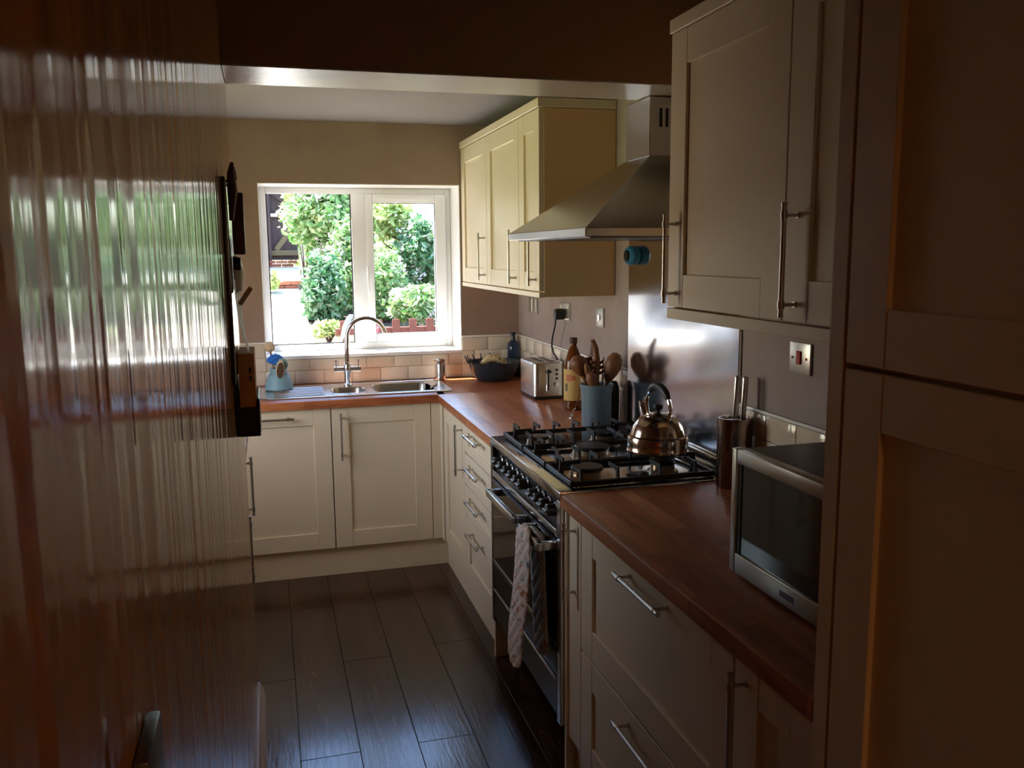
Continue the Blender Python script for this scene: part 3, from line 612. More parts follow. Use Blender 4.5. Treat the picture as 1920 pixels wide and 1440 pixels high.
# toaster
t = thing('toaster', 'stainless two-slot toaster with lever and buttons plugged in by the corner', 'toaster', (-.112, -.80, .91))
tx0, tx1, ty0, ty1 = -.192, -.035, -.925, -.675
bm = bmesh.new(); vv = [bm.verts.new((x, y, z)) for z in (.928, 1.092) for x, y in ((tx0, ty0), (tx1, ty0), (tx1, ty1), (tx0, ty1))]
for q in ((3, 2, 1, 0), (4, 5, 6, 7), (0, 1, 5, 4), (1, 2, 6, 5), (2, 3, 7, 6), (3, 0, 4, 7)): bm.faces.new([vv[i] for i in q])
bm.edges.ensure_lookup_table(); bmesh.ops.bevel(bm, geom=[e for e in bm.edges if abs(e.verts[0].co.z-e.verts[1].co.z) > .1], offset=.03, segments=6, profile=.5, affect='EDGES')
bmesh.ops.bevel(bm, geom=[e for e in bm.edges if min(e.verts[0].co.z, e.verts[1].co.z) > 1.09], offset=.009, segments=3, profile=.5, affect='EDGES')
m = MB(); m.bm(bm); m.build('shell', STEEL, t)
m = MB(); m.box(tx0+.008, tx1-.008, ty0+.008, ty1-.008, .911, .929, 0, .006, 2); m.build('base', BLACKP, t)
for x in (-.137, -.09): m = MB(); m.box(x-.012, x+.012, -.88, -.72, 1.0915, 1.0935); m.build('slot', BLACKP, t, smooth=False)
m = MB(); m.box(-.128, -.108, ty0-.002, ty0+.003, .952, 1.07, 0, .002, 1); m.build('lever_panel', CHROME, t)
m = MB(); m.box(-.1215, -.1145, ty0-.003, ty0+.002, .958, 1.06); m.build('lever_slot', BLACKP, t, smooth=False)
m = MB(); m.box(-.130, -.106, ty0-.018, ty0-.002, 1.042, 1.054, 0, .003, 2); m.build('lever', BLACKP, t)
for z in (1.055, 1.034, 1.013): m = MB(); m.cyl((-.075, ty0-.004, z), (-.075, ty0+.002, z), .006, n=14); m.build('button', BLACKP, t)
m = MB(); m.cyl((-.075, ty0-.012, .985), (-.075, ty0+.002, .985), .0115, n=18); m.build('browning_dial', CHROME, t)
m = MB(); m.tube([(-.055, -.85, 1.30), (-.056, -.848, 1.27), (-.057, -.828, 1.235), (-.056, -.80, 1.195), (-.053, -.782, 1.155), (-.046, -.785, 1.12), (-.034, -.80, 1.10), (-.022, -.80, 1.06), (-.021, -.77, .99), (-.024, -.74, .93)], .0042, 8); m.build('power_cord', BLACKP, t)
m = MB(); m.box(-.062, -.012, -.872, -.828, 1.292, 1.345, 0, .008, 2); m.build('plug', BLACKP, t)
# sauce bottle
t = thing('sauce_bottle', 'tall amber bottle with brown cap and yellow label behind the utensil jar', 'bottle', (-.092, -1.215, .91))
X = T((-.092, -1.215, 0)); m = MB(); m.lathe([(0, .911), (.038, .911), (.043, .918), (.043, 1.11), (.040, 1.135), (.022, 1.185), (.0145, 1.20), (.0145, 1.215), (0, 1.215)], 32, xf=X); m.build('body', AMBER, t)
m = MB(); m.lathe([(.0435, .957), (.0437, .958), (.0437, 1.098), (.0435, 1.099)], 32, xf=X); lb = m.build('label', LABELM, t)
def arc(mb, a0, a1, z0, z1, r, cx, cy, n_=6):
    V = []; 
    for i in range(n_+1):
        a = math.radians(a0+(a1-a0)*i/n_); V += [(cx+r*math.cos(a), cy+r*math.sin(a), z0), (cx+r*math.cos(a), cy+r*math.sin(a), z1)]
    mb.raw(V, [(2*i, 2*i+2, 2*i+3, 2*i+1) for i in range(n_)])
m = MB(); arc(m, 205, 235, 1.045, 1.075, .0442, -.092, -1.215); arc(m, 240, 262, 1.05, 1.07, .0442, -.092, -1.215); m.build('red_print', LABEL3, lb)
m = MB(); arc(m, 195, 214, 1.0, 1.034, .0442, -.092, -1.215); m.build('dark_print', LABEL2, lb)
m = MB(); m.lathe([(.0165, 1.212), (.0175, 1.215), (.0175, 1.236), (.015, 1.239), (0, 1.239)], 24, xf=X); m.build('cap', mat('brown_cap', (.07, .035, .02), .5), t)
# utensil jar
JX, JY = -.128, -1.602
t = thing('utensil_jar', 'blue-grey stoneware utensil jar between the bottle and the hob', 'jar', (JX, JY, .91))
X = T((JX, JY, 0)); m = MB(); m.lathe([(0, .911), (.058, .911), (.061, .916), (.0625, 1.045), (.064, 1.05), (.0655, 1.066), (.069, 1.075), (.069, 1.085), (.063, 1.086), (.059, 1.075), (.056, .93), (0, .925)], 44, xf=X); m.build('body', STONE, t)
def spoon(name, lab, base, tip, head, rh, wide=.6, fl=.25, mt=UWOOD, par=None):
    base, tip = Vector(base), Vector(tip); t_ = thing(name, lab, 'utensil', base, 'wooden utensils in the jar')
    m = MB(); m.tube([base, (base+tip)/2, tip], [.0055, .0055, .007], 8); m.build('shaft', mt, t_)
    d = (tip-base).normalized(); q = d.to_track_quat('Z', 'Y').to_matrix().to_4x4()
    prof = [(0, -.01), (rh*.35, 0), (rh*.8, head*.3), (rh, head*.55), (rh*.85, head*.8), (rh*.45, head*.96), (0, head)]
    m = MB(); m.lathe(prof, 24, xf=T(tip-d*.005) @ rotz(0) @ q, sx=1, sy=fl); m.build('bowl', mt, t_); return t_
spoon('wooden_spoon', 'large oval wooden spoon leaning right in the utensil jar', (JX-.01, JY, .935), (JX+.040, JY-.02, 1.10), .125, .036, fl=1)
spoon('wooden_spoon', 'dark wooden ladle head leaning left at the back of the jar', (JX+.02, JY+.02, .935), (JX-.052, JY+.03, 1.125), .085, .038, fl=1)
spoon('wooden_spoon', 'short hollow-headed wooden spoon at the front left of the jar', (JX+.02, JY-.01, .935), (JX-.026, JY-.036, 1.075), .075, .023, fl=1)
spoon('wooden_spoon', 'slim wooden spoon between the ladle and the pasta fork', (JX+.015, JY-.005, .935), (JX-.034, JY-.018, 1.10), .085, .014, fl=1)
t = thing('pasta_fork', 'wooden toothed pasta fork standing upright in the utensil jar', 'utensil', (JX, JY+.01, .935), 'wooden utensils in the jar')
m = MB(); m.tube([(JX+.005, JY+.01, .935), (JX+.0, JY, 1.07), (JX-.006, JY-.002, 1.13), (JX-.004, JY-.002, 1.165), (JX-.004, JY-.004, 1.20), (JX-.008, JY-.006, 1.235), (JX-.022, JY-.008, 1.265)], [.007, .009, .016, .018, .013, .011, .009], 12); m.build('shaft', UWOOD, t)
for i in range(3):
    for sg in (-1, 1): m = MB(); z = 1.125+i*.021; m.tube([(JX-.005, JY, z), (JX-.005+sg*.020, JY-.006, z+.006), (JX-.005+sg*.027, JY-.016, z+.012)], [.007, .0065, .0055], 8); m.build('tooth', UWOOD, t)
t = thing('slotted_spatula', 'broad dark slotted spatula at the back of the utensil jar', 'utensil', (JX+.01, JY+.02, .935), 'wooden utensils in the jar')
m = MB(); m.tube([(JX+.01, JY+.03, .935), (JX-.01, JY+.048, 1.11)], .005, 8); m.build('shaft', UWOOD, t)
m = MB(); X = T((JX-.012, JY+.049, 1.105)) @ Matrix.Rotation(math.radians(-10), 4, 'Y'); m.box(-.024, .024, -.003, .003, 0, .085, 0, .003, 2, xf=X); m.build('blade', mat('dark_spatula', (.12, .03, .015), .3), t)
t = thing('metal_fork', 'thin dark metal fork handle poking from the jar behind the big spoon', 'utensil', (JX+.02, JY+.02, .935))
m = MB(); m.tube([(JX+.02, JY+.02, .935), (JX+.042, JY+.03, 1.19)], .003, 8); m.build('shaft', CHROME, t); m = MB(); m.tube([(JX+.0, JY+.03, .94), (JX+.04, JY+.02, 1.12)], .0035, 8); m.build('grip', BLACKP, t)
pts = [(-.168, -1.51, 1.075), (-.172, -1.51, 1.02), (-.185, -1.49, .965)]
m = MB(); m.tube(pts, .0022, 8)
hel = [(-.185-.02*k/40+.006*math.cos(k*.95), -1.49+.006*math.sin(k*.95), .965-.05*k/40) for k in range(41)]; m.tube(hel, .0016, 6); m.tube([(-.165, -1.535, 1.093), (-.165, -1.52, 1.093), (-.168, -1.51, 1.075)], .0022, 8)
tag(m.build('coil_whisk', CHROME), 'thin wire coil whisk hanging off the left rim of the jar', 'whisk')
t = thing('oil_bottle', 'slim dark bottle standing just right of the utensil jar', 'bottle', (-.045, -1.575, .91))
X = T((-.042, -1.575, 0)); m = MB(); m.lathe([(0, .911), (.021, .911), (.0225, .916), (.0225, 1.06), (.016, 1.082), (.010, 1.09), (0, 1.09)], 24, xf=X); m.build('body', BLACK, t)
# kettle
KX, KY, KZ = -.20, -2.345, .9685
t = thing('kettle', 'shiny domed stove-top kettle with black arched handle on the hob', 'kettle', (KX, KY, KZ))
X = T((KX, KY, KZ)); m = MB(); m.lathe([(0, 0), (.094, 0), (.1, .004), (.1015, .010), (.099, .014), (.0985, .03), (.099, .05), (.0965, .056), (.089, .060), (.0875, .066), (.08, .09), (.066, .11), (.05, .120), (.046, .121), (.045, .124), (.03, .129), (.012, .132), (0, .132)], 56, xf=X); m.build('body', COPPER, t)
m = MB(); m.lathe([(.008, .131), (.008, .139), (.016, .146), (.0165, .153), (.01, .158), (0, .159)], 24, xf=X); m.build('lid_knob', BLACKP, t)
sd_ = Vector((-.10, .995, 0)).normalized()
m = MB(); c0 = Vector((KX, KY, KZ)); m.tube([c0+sd_*.06+Vector((0, 0, .088)), c0+sd_*.088+Vector((0, 0, .115)), c0+sd_*.104+Vector((0, 0, .142))], [.022, .016, .012], 14); m.build('spout', COPPER, t)
m = MB(); m.tube([c0+sd_*.098+Vector((0, 0, .136)), c0+sd_*.108+Vector((0, 0, .153))], [.014, .010], 14); m.tube([c0+sd_*.10+Vector((0, 0, .148)), c0+sd_*.085+Vector((0, 0, .172))], .004, 8); m.build('whistle', CHROME, t)
hp = []
for i in range(15):
    a = math.radians(205-i*230/14); hp.append(c0+sd_*(-.075*math.cos(a))*1.0+Vector((0, 0, .158+.078*math.sin(a))))
hp = [c0-sd_*(.078*math.cos(math.radians(12+i*12)))*(1)+Vector((0, 0, 0.132+.086*math.sin(math.radians(12+i*12)))) for i in range(14)]
base_a = c0-sd_*.062+Vector((0, 0, .108)); base_b = c0+sd_*.062+Vector((0, 0, .108))
m = MB(); m.tube([base_a]+hp[:4], .0065, 10); m.build('handle_bracket', CHROME, t); m = MB(); m.tube(hp[-4:]+[base_b], .0065, 10); m.build('handle_bracket', CHROME, t)
m = MB(); m.tube(hp[2:-3], [.009]+[.0125]*(len(hp)-7)+[.009], 14); m.build('handle', BLACKP, t)
# knife block, microwave
t = thing('knife_block', 'tall oval brown knife block with steel edge right of the hob', 'knife block', (-.068, -2.605, .91))
X = T((-.068, -2.605, 0)); m = MB(); m.lathe([(0, .911), (.053, .911), (.055, .914), (.055, 1.118), (.052, 1.122), (.046, 1.122), (.044, 1.116), (0, 1.116)], 40, xf=X, sy=.8); m.build('sleeve', mat('bronze_steel', (.30, .23, .20), .2, 1), t)
for dx, dy, hgt, lab in ((-.004, -.004, 1.25, 'steel-handled knife at the left in the knife block'), (.027, .004, 1.245, 'steel-handled knife at the right in the knife block')):
    k = thing('knife', lab, 'knife', (-.068+dx, -2.605+dy, 1.116), 'knives in the block')
    m = MB(); m.box(-.009, .009, -.007, .007, 0, .13, 0, .005, 3, xf=T((-.068+dx, -2.605+dy, hgt-.13)) @ Matrix.Rotation(math.radians(3), 4, 'Y')); m.build('handle', HANDLE, k)
m_x, m_y0, m_y1 = -.452, -3.262, -3.735
t = thing('microwave', 'steel-framed microwave with dark mirrored door on the near worktop', 'microwave', (-.28, -3.5, .91))
m = MB(); m.box(m_x+.03, -.085, m_y1, m_y0, .924, 1.194, 0, .003, 1); m.build('case', mat('dark_brown_case', (.035, .028, .026), .35), t)
X = T((m_x, m_y0, .922)) @ rotz(-90); W_ = m_y0-m_y1
m = MB(); rectloop(0, W_, 0, .275, (.022, .02, .045, .03), 0, .03, m=m, bev=.003); d = m.build('door_frame', mat('champagne_steel', (.55, .54, .48), .3, .85), t, xf=X)
m = MB(); m.box(.022, W_-.02, .006, .024, .045, .245); m.build('door_glass', mat('mirror_glass', (.10, .10, .105), .06, .75), d, xf=X, smooth=False)
m = MB(); m.box(.022, .036, .004, .0058, .045, .245); m.build('door_seal', BLACKP, d, xf=X, smooth=False)
m = MB(); m.box(.20, .25, -.001, .001, .016, .028); m.build('badge', DSTEEL, d, xf=X, smooth=False)
for i in range(6): m = MB(); m.box(-.17+i*.012, -.164+i*.012, -3.62, -3.42, 1.1935, 1.1955); m.build('vent_slot', BLACKP, t, smooth=False)
for x in (m_x+.05, -.12):
    for y in (m_y0-.05, m_y1+.05): m = MB(); m.cyl((x, y, .9105), (x, y, .925), .012); m.build('foot', BLACKP, t)
# oven glove
def drape(name, path, yc, wid, mt, par, seed=0):
    random.seed(seed); n = len(path); NW = 28; V = []; Fc = []
    L = [0]
    for a, b_ in zip(path, path[1:]): L.append(L[-1]+math.hypot(b_[0]-a[0], b_[1]-a[1]))
    for side in (0, 1):
        for i, (x, z) in enumerate(path):
            a = path[max(0, i-1)]; b_ = path[min(n-1, i+1)]; tx, tz = b_[0]-a[0], b_[1]-a[1]; q = math.hypot(tx, tz); nx, nz = tz/q, -tx/q
            e = min(L[i], L[-1]-L[i]); ww = wid*min(1, math.sqrt(max(0, 1-(1-min(1, e/.06))**2))+.02)
            for j in range(NW+1):
                t_ = j/NW-.5; y = yc+t_*ww+.006*math.sin(L[i]*14)
                dq = abs(math.sin((L[i]+y)*62))*abs(math.sin((L[i]-y)*62)); edge = 1-(2*abs(t_))**4
                th = (.0015+.0085*math.sqrt(dq))*edge+.0012; s_ = 1 if side else -1
                V.append((x+nx*th*s_, y, z+nz*th*s_))
    st = n*(NW+1)
    for i in range(n-1):
        for j in range(NW):
            a = i*(NW+1)+j; Fc.append((a, a+1, a+NW+2, a+NW+1)); Fc.append((a+st, a+st+NW+1, a+st+NW+2, a+st+1))
    for i in range(n-1):
        for j in (0, NW): a = i*(NW+1)+j; Fc.append((a, a+NW+1, a+st+NW+1, a+st))
    for i in (0, n-1):
        for j in range(NW): a = i*(NW+1)+j; Fc.append((a, a+1, a+1+st, a+st))
    m = MB(); m.raw(V, Fc); return m.build(name, mt, par, ang=80)
gl_ = thing('oven_glove', 'quilted patterned double oven glove draped over the right oven handle', 'oven glove', (-.66, -2.39, .33))
def lerp(P, k):
    out = []
    for a, b_ in zip(P, P[1:]):
        for i in range(k): out.append((a[0]+(b_[0]-a[0])*i/k, a[1]+(b_[1]-a[1])*i/k))
    return out+[P[-1]]
arcp = [(-.652+.021*math.cos(math.radians(a)), .742+.022*math.sin(math.radians(a))) for a in range(180, -1, -10)]
drape('front_half', lerp([(-.705, .315), (-.698, .42), (-.684, .55), (-.676, .68), (-.6735, .735)], 26)+arcp[:10], -2.385, .155, QUILT, gl_)
drape('back_half', arcp[9:]+lerp([(-.631, .735), (-.628, .66), (-.626, .55), (-.624, .43), (-.624, .355)], 26), -2.400, .15, QEDGE, gl_)
# wall plates on the right wall
def plate(name, lab, y0, y1, z0, z1, cat):
    t_ = thing(name, lab, cat, (-.004, (y0+y1)/2, (z0+z1)/2)); m = MB(); m.box(-.008, -.0005, y1, y0, z0, z1, 0, .002, 2); m.build('plate', PLATE, t_); return t_
p = plate('light_switch', 'double satin switch plate in the corner below the three-door wall cabinet', -.235, -.385, 1.29, 1.376, 'switch')
for y in (-.275, -.345): m = MB(); m.box(-.012, -.008, y-.025, y+.025, 1.30, 1.366, 0, .001, 1); m.build('rocker', PLATE, p)
m = MB(); m.box(-.0125, -.0075, -.313, -.307, 1.292, 1.374); m.build('white_divider', WHITEP, p, smooth=False)
p = plate('wall_socket', 'satin double wall socket above the toaster with a black plug in it', -.775, -.915, 1.289, 1.374, 'socket')
for y in (-.80, -.89): m = MB(); m.box(-.011, -.008, y-.008, y+.008, 1.345, 1.362, 0, .001, 1); m.build('rocker', WHITEP, p)
p = plate('light_switch', 'single satin switch plate on the pink wall above the utensil jar', -1.272, -1.362, 1.29, 1.376, 'switch')
m = MB(); m.box(-.013, -.008, -1.325, -1.308, 1.318, 1.345, 0, .002, 1); m.build('rocker', CHROME, p)
p = plate('cooker_switch', 'satin cooker switch plate with red rocker right of the splashback', -2.785, -2.882, 1.281, 1.368, 'switch')
m = MB(); m.box(-.013, -.008, -2.843, -2.822, 1.308, 1.345, 0, .002, 1); m.build('red_rocker', RED, p)
for y in (-2.80, -2.866): m = MB(); m.cyl((-.0095, y, 1.325), (-.008, y, 1.325), .004, n=10); m.build('screw', CHROME, p)
# ------------------------------------------------------------------ on the glossy left wall
p = thing('light_switch', 'steel switch plate low on the glossy left wall near the camera', 'switch', (-1.495, -4.37, 1.29))
m = MB(); m.box(-1.4995, -1.490, -4.40, -4.335, 1.24, 1.318, 0, .002, 2); m.build('plate', SWP, p)
m = MB(); m.box(-1.490, -1.486, -4.375, -4.36, 1.27, 1.29, 0, .001, 1); m.build('rocker', BLACKP, p)
nb = thing('notice_board', 'narrow dark-framed glossy memo board hung on the glossy left wall', 'notice board', (-1.495, -2.60, 1.2))
m = MB(); m.box(-1.4995, -1.489, -2.74, -2.46, 1.32, 1.79, 0, .002, 1); m.build('panel', mat('memo_glass', (.42, .48, .42), .05), nb)
m = MB(); rectloop(-2.75, -2.45, 1.31, 1.80, .010, 0, .009, m=m, bev=.002); m.build('frame', DSTEEL, nb, xf=T((-1.4905, 0, 0)) @ rotz(90))
for i, y in enumerate((-2.70, -2.60, -2.50)):
    m = MB(); m.tube([(-1.492, y, 1.79), (-1.478, y, 1.80), (-1.472, y, 1.815), (-1.474, y, 1.835)], .003, 8); m.build('hook', DSTEEL, nb)
def flat(name, lab, cat, yz, x0, x1, mt, bev=.003):
    bm = bmesh.new(); bo = [bm.verts.new((x0, y, z)) for y, z in yz]; tp = [bm.verts.new((x1, y, z)) for y, z in yz]; n_ = len(yz)
    bm.faces.new(bo); bm.faces.new(list(reversed(tp)))
    for i in range(n_): bm.faces.new((bo[i], bo[(i+1) % n_], tp[(i+1) % n_], tp[i]))
    if bev: bmesh.ops.bevel(bm, geom=list(bm.edges), offset=bev, segments=2, profile=.5, affect='EDGES')
    m = MB(); m.bm(bm); return tag(m.build(name, mt), lab, cat)
flat('key_pouch', 'dark red leather key pouch hanging on the memo board', 'pouch', [(-2.62, 1.62), (-2.56, 1.62), (-2.55, 1.68), (-2.565, 1.75), (-2.59, 1.775), (-2.615, 1.75), (-2.63, 1.68)], -1.484, -1.455, LEATHER, .004)
t = thing('leaf_ornament', 'small dark hanging key tassel at the top of the memo board', 'ornament', (-1.485, -2.69, 1.77))
m = MB(); m.tube([(-1.474, -2.70, 1.836), (-1.478, -2.70, 1.81), (-1.476, -2.70, 1.77), (-1.482, -2.70, 1.70)], [.004, .009, .012, .005], 8); m.build('tassel', LEATHER, t)
t = thing('bottle_opener_magnet', 'rounded black and white magnet stuck on the memo board', 'magnet', (-1.48, -2.58, 1.56))
X = T((-1.488, -2.585, 1.57)) @ Matrix.Rotation(math.radians(90), 4, 'Y')
m = MB(); m.lathe([(0, 0), (.026, 0), (.028, .004), (.024, .018), (.012, .024), (0, .025)], 24, xf=X, sx=1.7); m.build('body', WHITEP, t)
m = MB(); m.lathe([(.0285, .002), (.0285, .006), (.0245, .0195), (.0, .0205)], 24, xf=T((-1.4885, -2.585, 1.59)) @ Matrix.Rotation(math.radians(90), 4, 'Y'), sx=.9); m.build('cap', BLACKP, t)
def sheet(name, lab, y0, y1, z0, z1, curl, mt):
    m = MB(); n_ = 8; V = []
    for i in range(n_+1):
        t_ = i/n_; z = z1+(z0-z1)*t_; x = -1.4838+curl*t_**2
        V += [(x, y0, z), (x, y1, z), (x+.0006, y0, z), (x+.0006, y1, z)]
    Fc = []
    for i in range(n_): a = i*4; Fc += [(a, a+1, a+5, a+4), (a+2, a+6, a+7, a+3), (a, a+4, a+6, a+2), (a+1, a+3, a+7, a+5)]
    Fc += [(0, 2, 3, 1), (n_*4, n_*4+1, n_*4+3, n_*4+2)]
    m.raw(V, Fc); return tag(m.build(name, mt, smooth=False), lab, 'paper', 'papers on the memo board')
sheet('paper_sheet', 'pale curling paper note pinned lowest on the memo board', -2.73, -2.62, 1.385, 1.56, .025, PAPER)
sheet('paper_sheet', 'pale green leaflet clipped mid-way on the memo board', -2.605, -2.48, 1.40, 1.66, .014, mat('green_paper', (.45, .60, .36), .6))
m = MB(); m.box(-.006, .006, -.004, .004, 0, .05, 0, .002, 1); m.box(-.006, .006, -.012, -.005, .0, .05, 0, .002, 1)
tag(m.build('wooden_peg', BRISTLE, xf=T((-1.474, -2.70, 1.50)) @ Matrix.Rotation(math.radians(35), 4, 'Y')), 'tiny wooden clothes peg gripping paper on the memo board', 'peg')
t = thing('letter_holder', 'glossy black letter holder fixed to wall below the memo board', 'letter holder', (-1.47, -2.58, 1.165))
m = MB(); m.box(-1.4995, -1.493, -2.66, -2.46, 1.165, 1.30, 0, .002, 1); m.box(-1.493, -1.440, -2.66, -2.46, 1.165, 1.172, 0, .002, 1); m.build('back_plate', BLACKP, t)
m = MB(); m.box(-1.446, -1.440, -2.66, -2.46, 1.172, 1.262, 0, .002, 1); m.build('front_plate', BLACK, t)
for y in (-2.66, -2.466): m = MB(); m.box(-1.493, -1.446, y, y+.006, 1.172, 1.24 if y < -2.5 else 1.262); m.build('side_plate', BLACK, t, smooth=False)
m = MB(); m.box(-1.4872, -1.4475, -2.65, -2.475, 1.1735, 1.375, 0, .001, 1); o = m.build('card_box', CARD)
tag(o, 'flat brown cardboard box standing in the black letter holder', 'box')
mk = MB(); mk.box(-1.462, -1.456, -2.6512, -2.6498, 1.325, 1.340); mk.box(-1.462, -1.456, -2.6512, -2.6498, 1.305, 1.318); mk.build('printed_mark', BLACKP, o, smooth=False)
# ceiling pendant in the rear room (behind the camera)
t = thing('pendant_lamp', 'small warm pendant lamp hanging in the rear room behind the viewpoint', 'lamp', (-.75, -6.3, 2.05))
m = MB(); m.lathe([(.05, 2.47), (.045, 2.45), (.004, 2.445), (.004, 2.25)], 20, xf=T((-.75, -6.3, 0))); m.build('cord', WHITEP, t)
m = MB(); m.lathe([(.03, 2.26), (.06, 2.24), (.13, 2.08), (.127, 2.08), (.057, 2.236), (.028, 2.256)], 32, xf=T((-.75, -6.3, 0))); m.build('shade', LAMPE, t)
ld = bpy.data.lights.new('pendant_bulb', 'POINT'); ld.energy = LAMP; ld.color = (1, .44, .14); ld.shadow_soft_size = .04; lo = bpy.data.objects.new('pendant_bulb', ld); COL.objects.link(lo); lo.location = (-.75, -6.3, 2.12)
# ------------------------------------------------------------------ garden
def gz(y): return .56+.072*min(y, 8)
m = MB(); m.raw([(-14, .31, gz(.3)-.02), (14, .31, gz(.3)-.02), (14, 8, gz(8)-.02), (-14, 8, gz(8)-.02), (14, 30, 1.4), (-14, 30, 1.4), (-14, .31, -.6), (14, .31, -.6)], [(0, 1, 2, 3), (3, 2, 4, 5), (6, 7, 1, 0)])
g = struct(m.build('ground', SOIL, smooth=False))
struct(slab('ground_side', GRASS, -14, -2.26, -8, .3, -.2, -.1))
m = MB(); m.raw([(-2.6, .32, gz(.3)), (-1.02, .32, gz(.3)), (-.98, 8, gz(8)), (-2.6, 8, gz(8)), (-2.6, .32, gz(.3)-.05), (-1.02, .32, gz(.3)-.05), (-.98, 8, gz(8)-.05), (-2.6, 8, gz(8)-.05)], [(0, 1, 2, 3), (0, 4, 5, 1), (1, 5, 6, 2), (2, 6, 7, 3), (3, 7, 4, 0)])
path = tag(m.build('garden_path', PAVE, smooth=False), 'pale paved garden path leading up to the dark gate', 'path'); 
m = MB(); m.raw([(-2.6, 8.1, 1.25), (-.95, 8.1, 1.25), (-.9, 9.5, 1.42), (-2.6, 9.5, 1.42), (-2.6, 8.1, 1.05), (-.95, 8.1, 1.05), (-.9, 9.5, 1.05), (-2.6, 9.5, 1.05)], [(0, 1, 2, 3), (0, 4, 5, 1), (1, 5, 6, 2), (2, 6, 7, 3), (3, 7, 4, 0)])
st = tag(m.build('garden_step', PAVE, smooth=False), 'upper pale paving slab with brick risers before the gate', 'step')
for yy, z0, hh in ((8.0, 1.125, .062), (8.0, 1.19, .062), (9.45, 1.425, .05), (9.45, 1.478, .05)):
    for i in range(9):
        x0 = -2.55+i*.185+(.09 if int(z0*1000) % 2 else 0)
        if x0 > -1.05: continue
        m = MB(); m.box(x0, min(x0+.178, -.93), yy, yy+.09, z0, z0+hh-.006, 0, .006, 1); m.build('brick', BRICK, st)
# gate
gt = thing('garden_gate', 'dark boarded garden gate with diagonal braces seen through left pane', 'gate', (-1.3, 9.75, 1.53))
for i in range(9):
    x0 = -1.78+i*.098
    m = MB(); dy = .008*(i % 2); m.box(x0, x0+.104, 9.76+dy, 9.78+dy, 1.53, 3.0, 0, .004, 1); m.build('board', GATEW, gt)
for z in (1.60, 2.19, 2.85): m = MB(); m.box(-1.78, -.90, 9.72, 9.758, z, z+.085, 0, .004, 1); m.build('rail', GATEB if z < 1.7 else GATEW, gt)
def brace(x0, z0, x1, z1, mt):
    dx, dz = x1-x0, z1-z0; L = math.hypot(dx, dz); nx, nz = -dz/L*.04, dx/L*.04
    m = MB(); m.prism([(x0+nx, z0+nz), (x0-nx, z0-nz), (x1-nx, z1-nz), (x1+nx, z1+nz)], 9.725, 9.757); m.build('brace', mt, gt, smooth=False)
brace(-1.24, 1.69, -.92, 2.10, GATEB); brace(-1.30, 2.62, -.92, 2.33, GATEW)
m = MB(); m.box(-1.30, -1.19, 9.70, 9.725, 2.21, 2.26, 0, .004, 1); m.build('latch', WHITEP, gt)
m = MB(); m.box(-1.42, -1.31, 9.60, 9.70, 1.42, 3.05, 0, .006, 1); tag(m.build('gate_post', GATEW), 'dark timber post at the left of the garden gate', 'post')
m = MB(); m.box(-.885, -.83, 9.0, 9.4, 1.15, 2.02, 0, .006, 1); tag(m.build('white_post', WHITEP), 'white painted post right of the garden gate', 'post')
# foliage
import numpy as np
def leaves(rng, c, r, n, size, clump=60, fill=.42):
    c = np.array(c); r = np.array(r); cc = rng.normal(size=(clump, 3)); cc /= np.linalg.norm(cc, axis=1)[:, None]; cc *= (rng.random((clump, 1))**.4)
    k = rng.integers(0, clump, n); q = rng.normal(size=(n, 3)); q /= np.linalg.norm(q, axis=1)[:, None]; q *= (rng.random((n, 1))**.5)*fill
    P = c+(cc[k]*.8+q)*r
    nrm = rng.normal(size=(n, 3))*.7+q/fill*.6+np.array([0, -.25, .7]); nrm /= np.linalg.norm(nrm, axis=1)[:, None]
    a = rng.normal(size=(n, 3)); a -= (a*nrm).sum(1)[:, None]*nrm; a /= np.linalg.norm(a, axis=1)[:, None]; b = np.cross(nrm, a)
    s = size*(.6+.8*rng.random((n, 1)))
    V = np.stack([P-a*s, P+b*s*.5-nrm*s*.12, P+a*s, P-b*s*.5-nrm*s*.12], 1).reshape(-1, 3)
    i = np.arange(n)*4; F = np.concatenate([np.stack([i, i+1, i+2], 1), np.stack([i, i+2, i+3], 1)])
    return V, F
def leafmesh(name, V, F, mt, parent):
    me = bpy.data.meshes.new(name); o0 = np.array(WL[parent.name]); me.from_pydata((V-o0).tolist(), [], F.tolist()); me.materials.append(mt)
    o = bpy.data.objects.new(name, me); COL.objects.link(o); o.parent = parent; o['kind'] = 'stuff'; return o
def P3(u, v, y): D = y+4.93; return (-1.408+D*(.0034+(u-500)*.000580), y, 1.62+D*(.0439-(v-400)*.00059))
def bush(lab, u, v, y, ru, rv, n, size, mt, seed, name='shrub', flowers=0, trunk=None):
    rng = np.random.default_rng(seed); c = P3(u, v, y); k = (y+4.93)*.00058; r = (ru*k, (ru+rv)*.5*k, rv*k)
    base = (c[0], c[1], max(gz(y)-.02, min(c[2]-r[2], 9)) if c[2]-r[2] > gz(y) else gz(y)-.02)
    base = (c[0], c[1], gz(y)-.02)
    t_ = thing(name, lab, 'tree' if 'tree' in name else 'shrub', base, None)
    V, F = leaves(rng, c, r, n, size); V[:, 2] = np.maximum(V[:, 2], gz(y)-.01); leafmesh('foliage', V, F, mt, t_)
    if flowers:
        V, F = leaves(rng, c, np.array(r)*1.05, flowers, size*.7, 14, .3); V[:, 2] = np.maximum(V[:, 2], gz(y)-.01); leafmesh('blossom', V, F, PETAL, t_)
    for s_ in range(4 if not trunk else 0):
        a = s_*1.7+seed; m = MB(); m.tube([base, (base[0]+.2*r[0]*math.cos(a), base[1], (base[2]+c[2])/2), (c[0]+.5*r[0]*math.cos(a), c[1]+.3*r[1]*math.sin(a), c[2]+.3*r[2])], [.011, .008, .004], 6); m.build('stem', BARK, t_)
    return t_
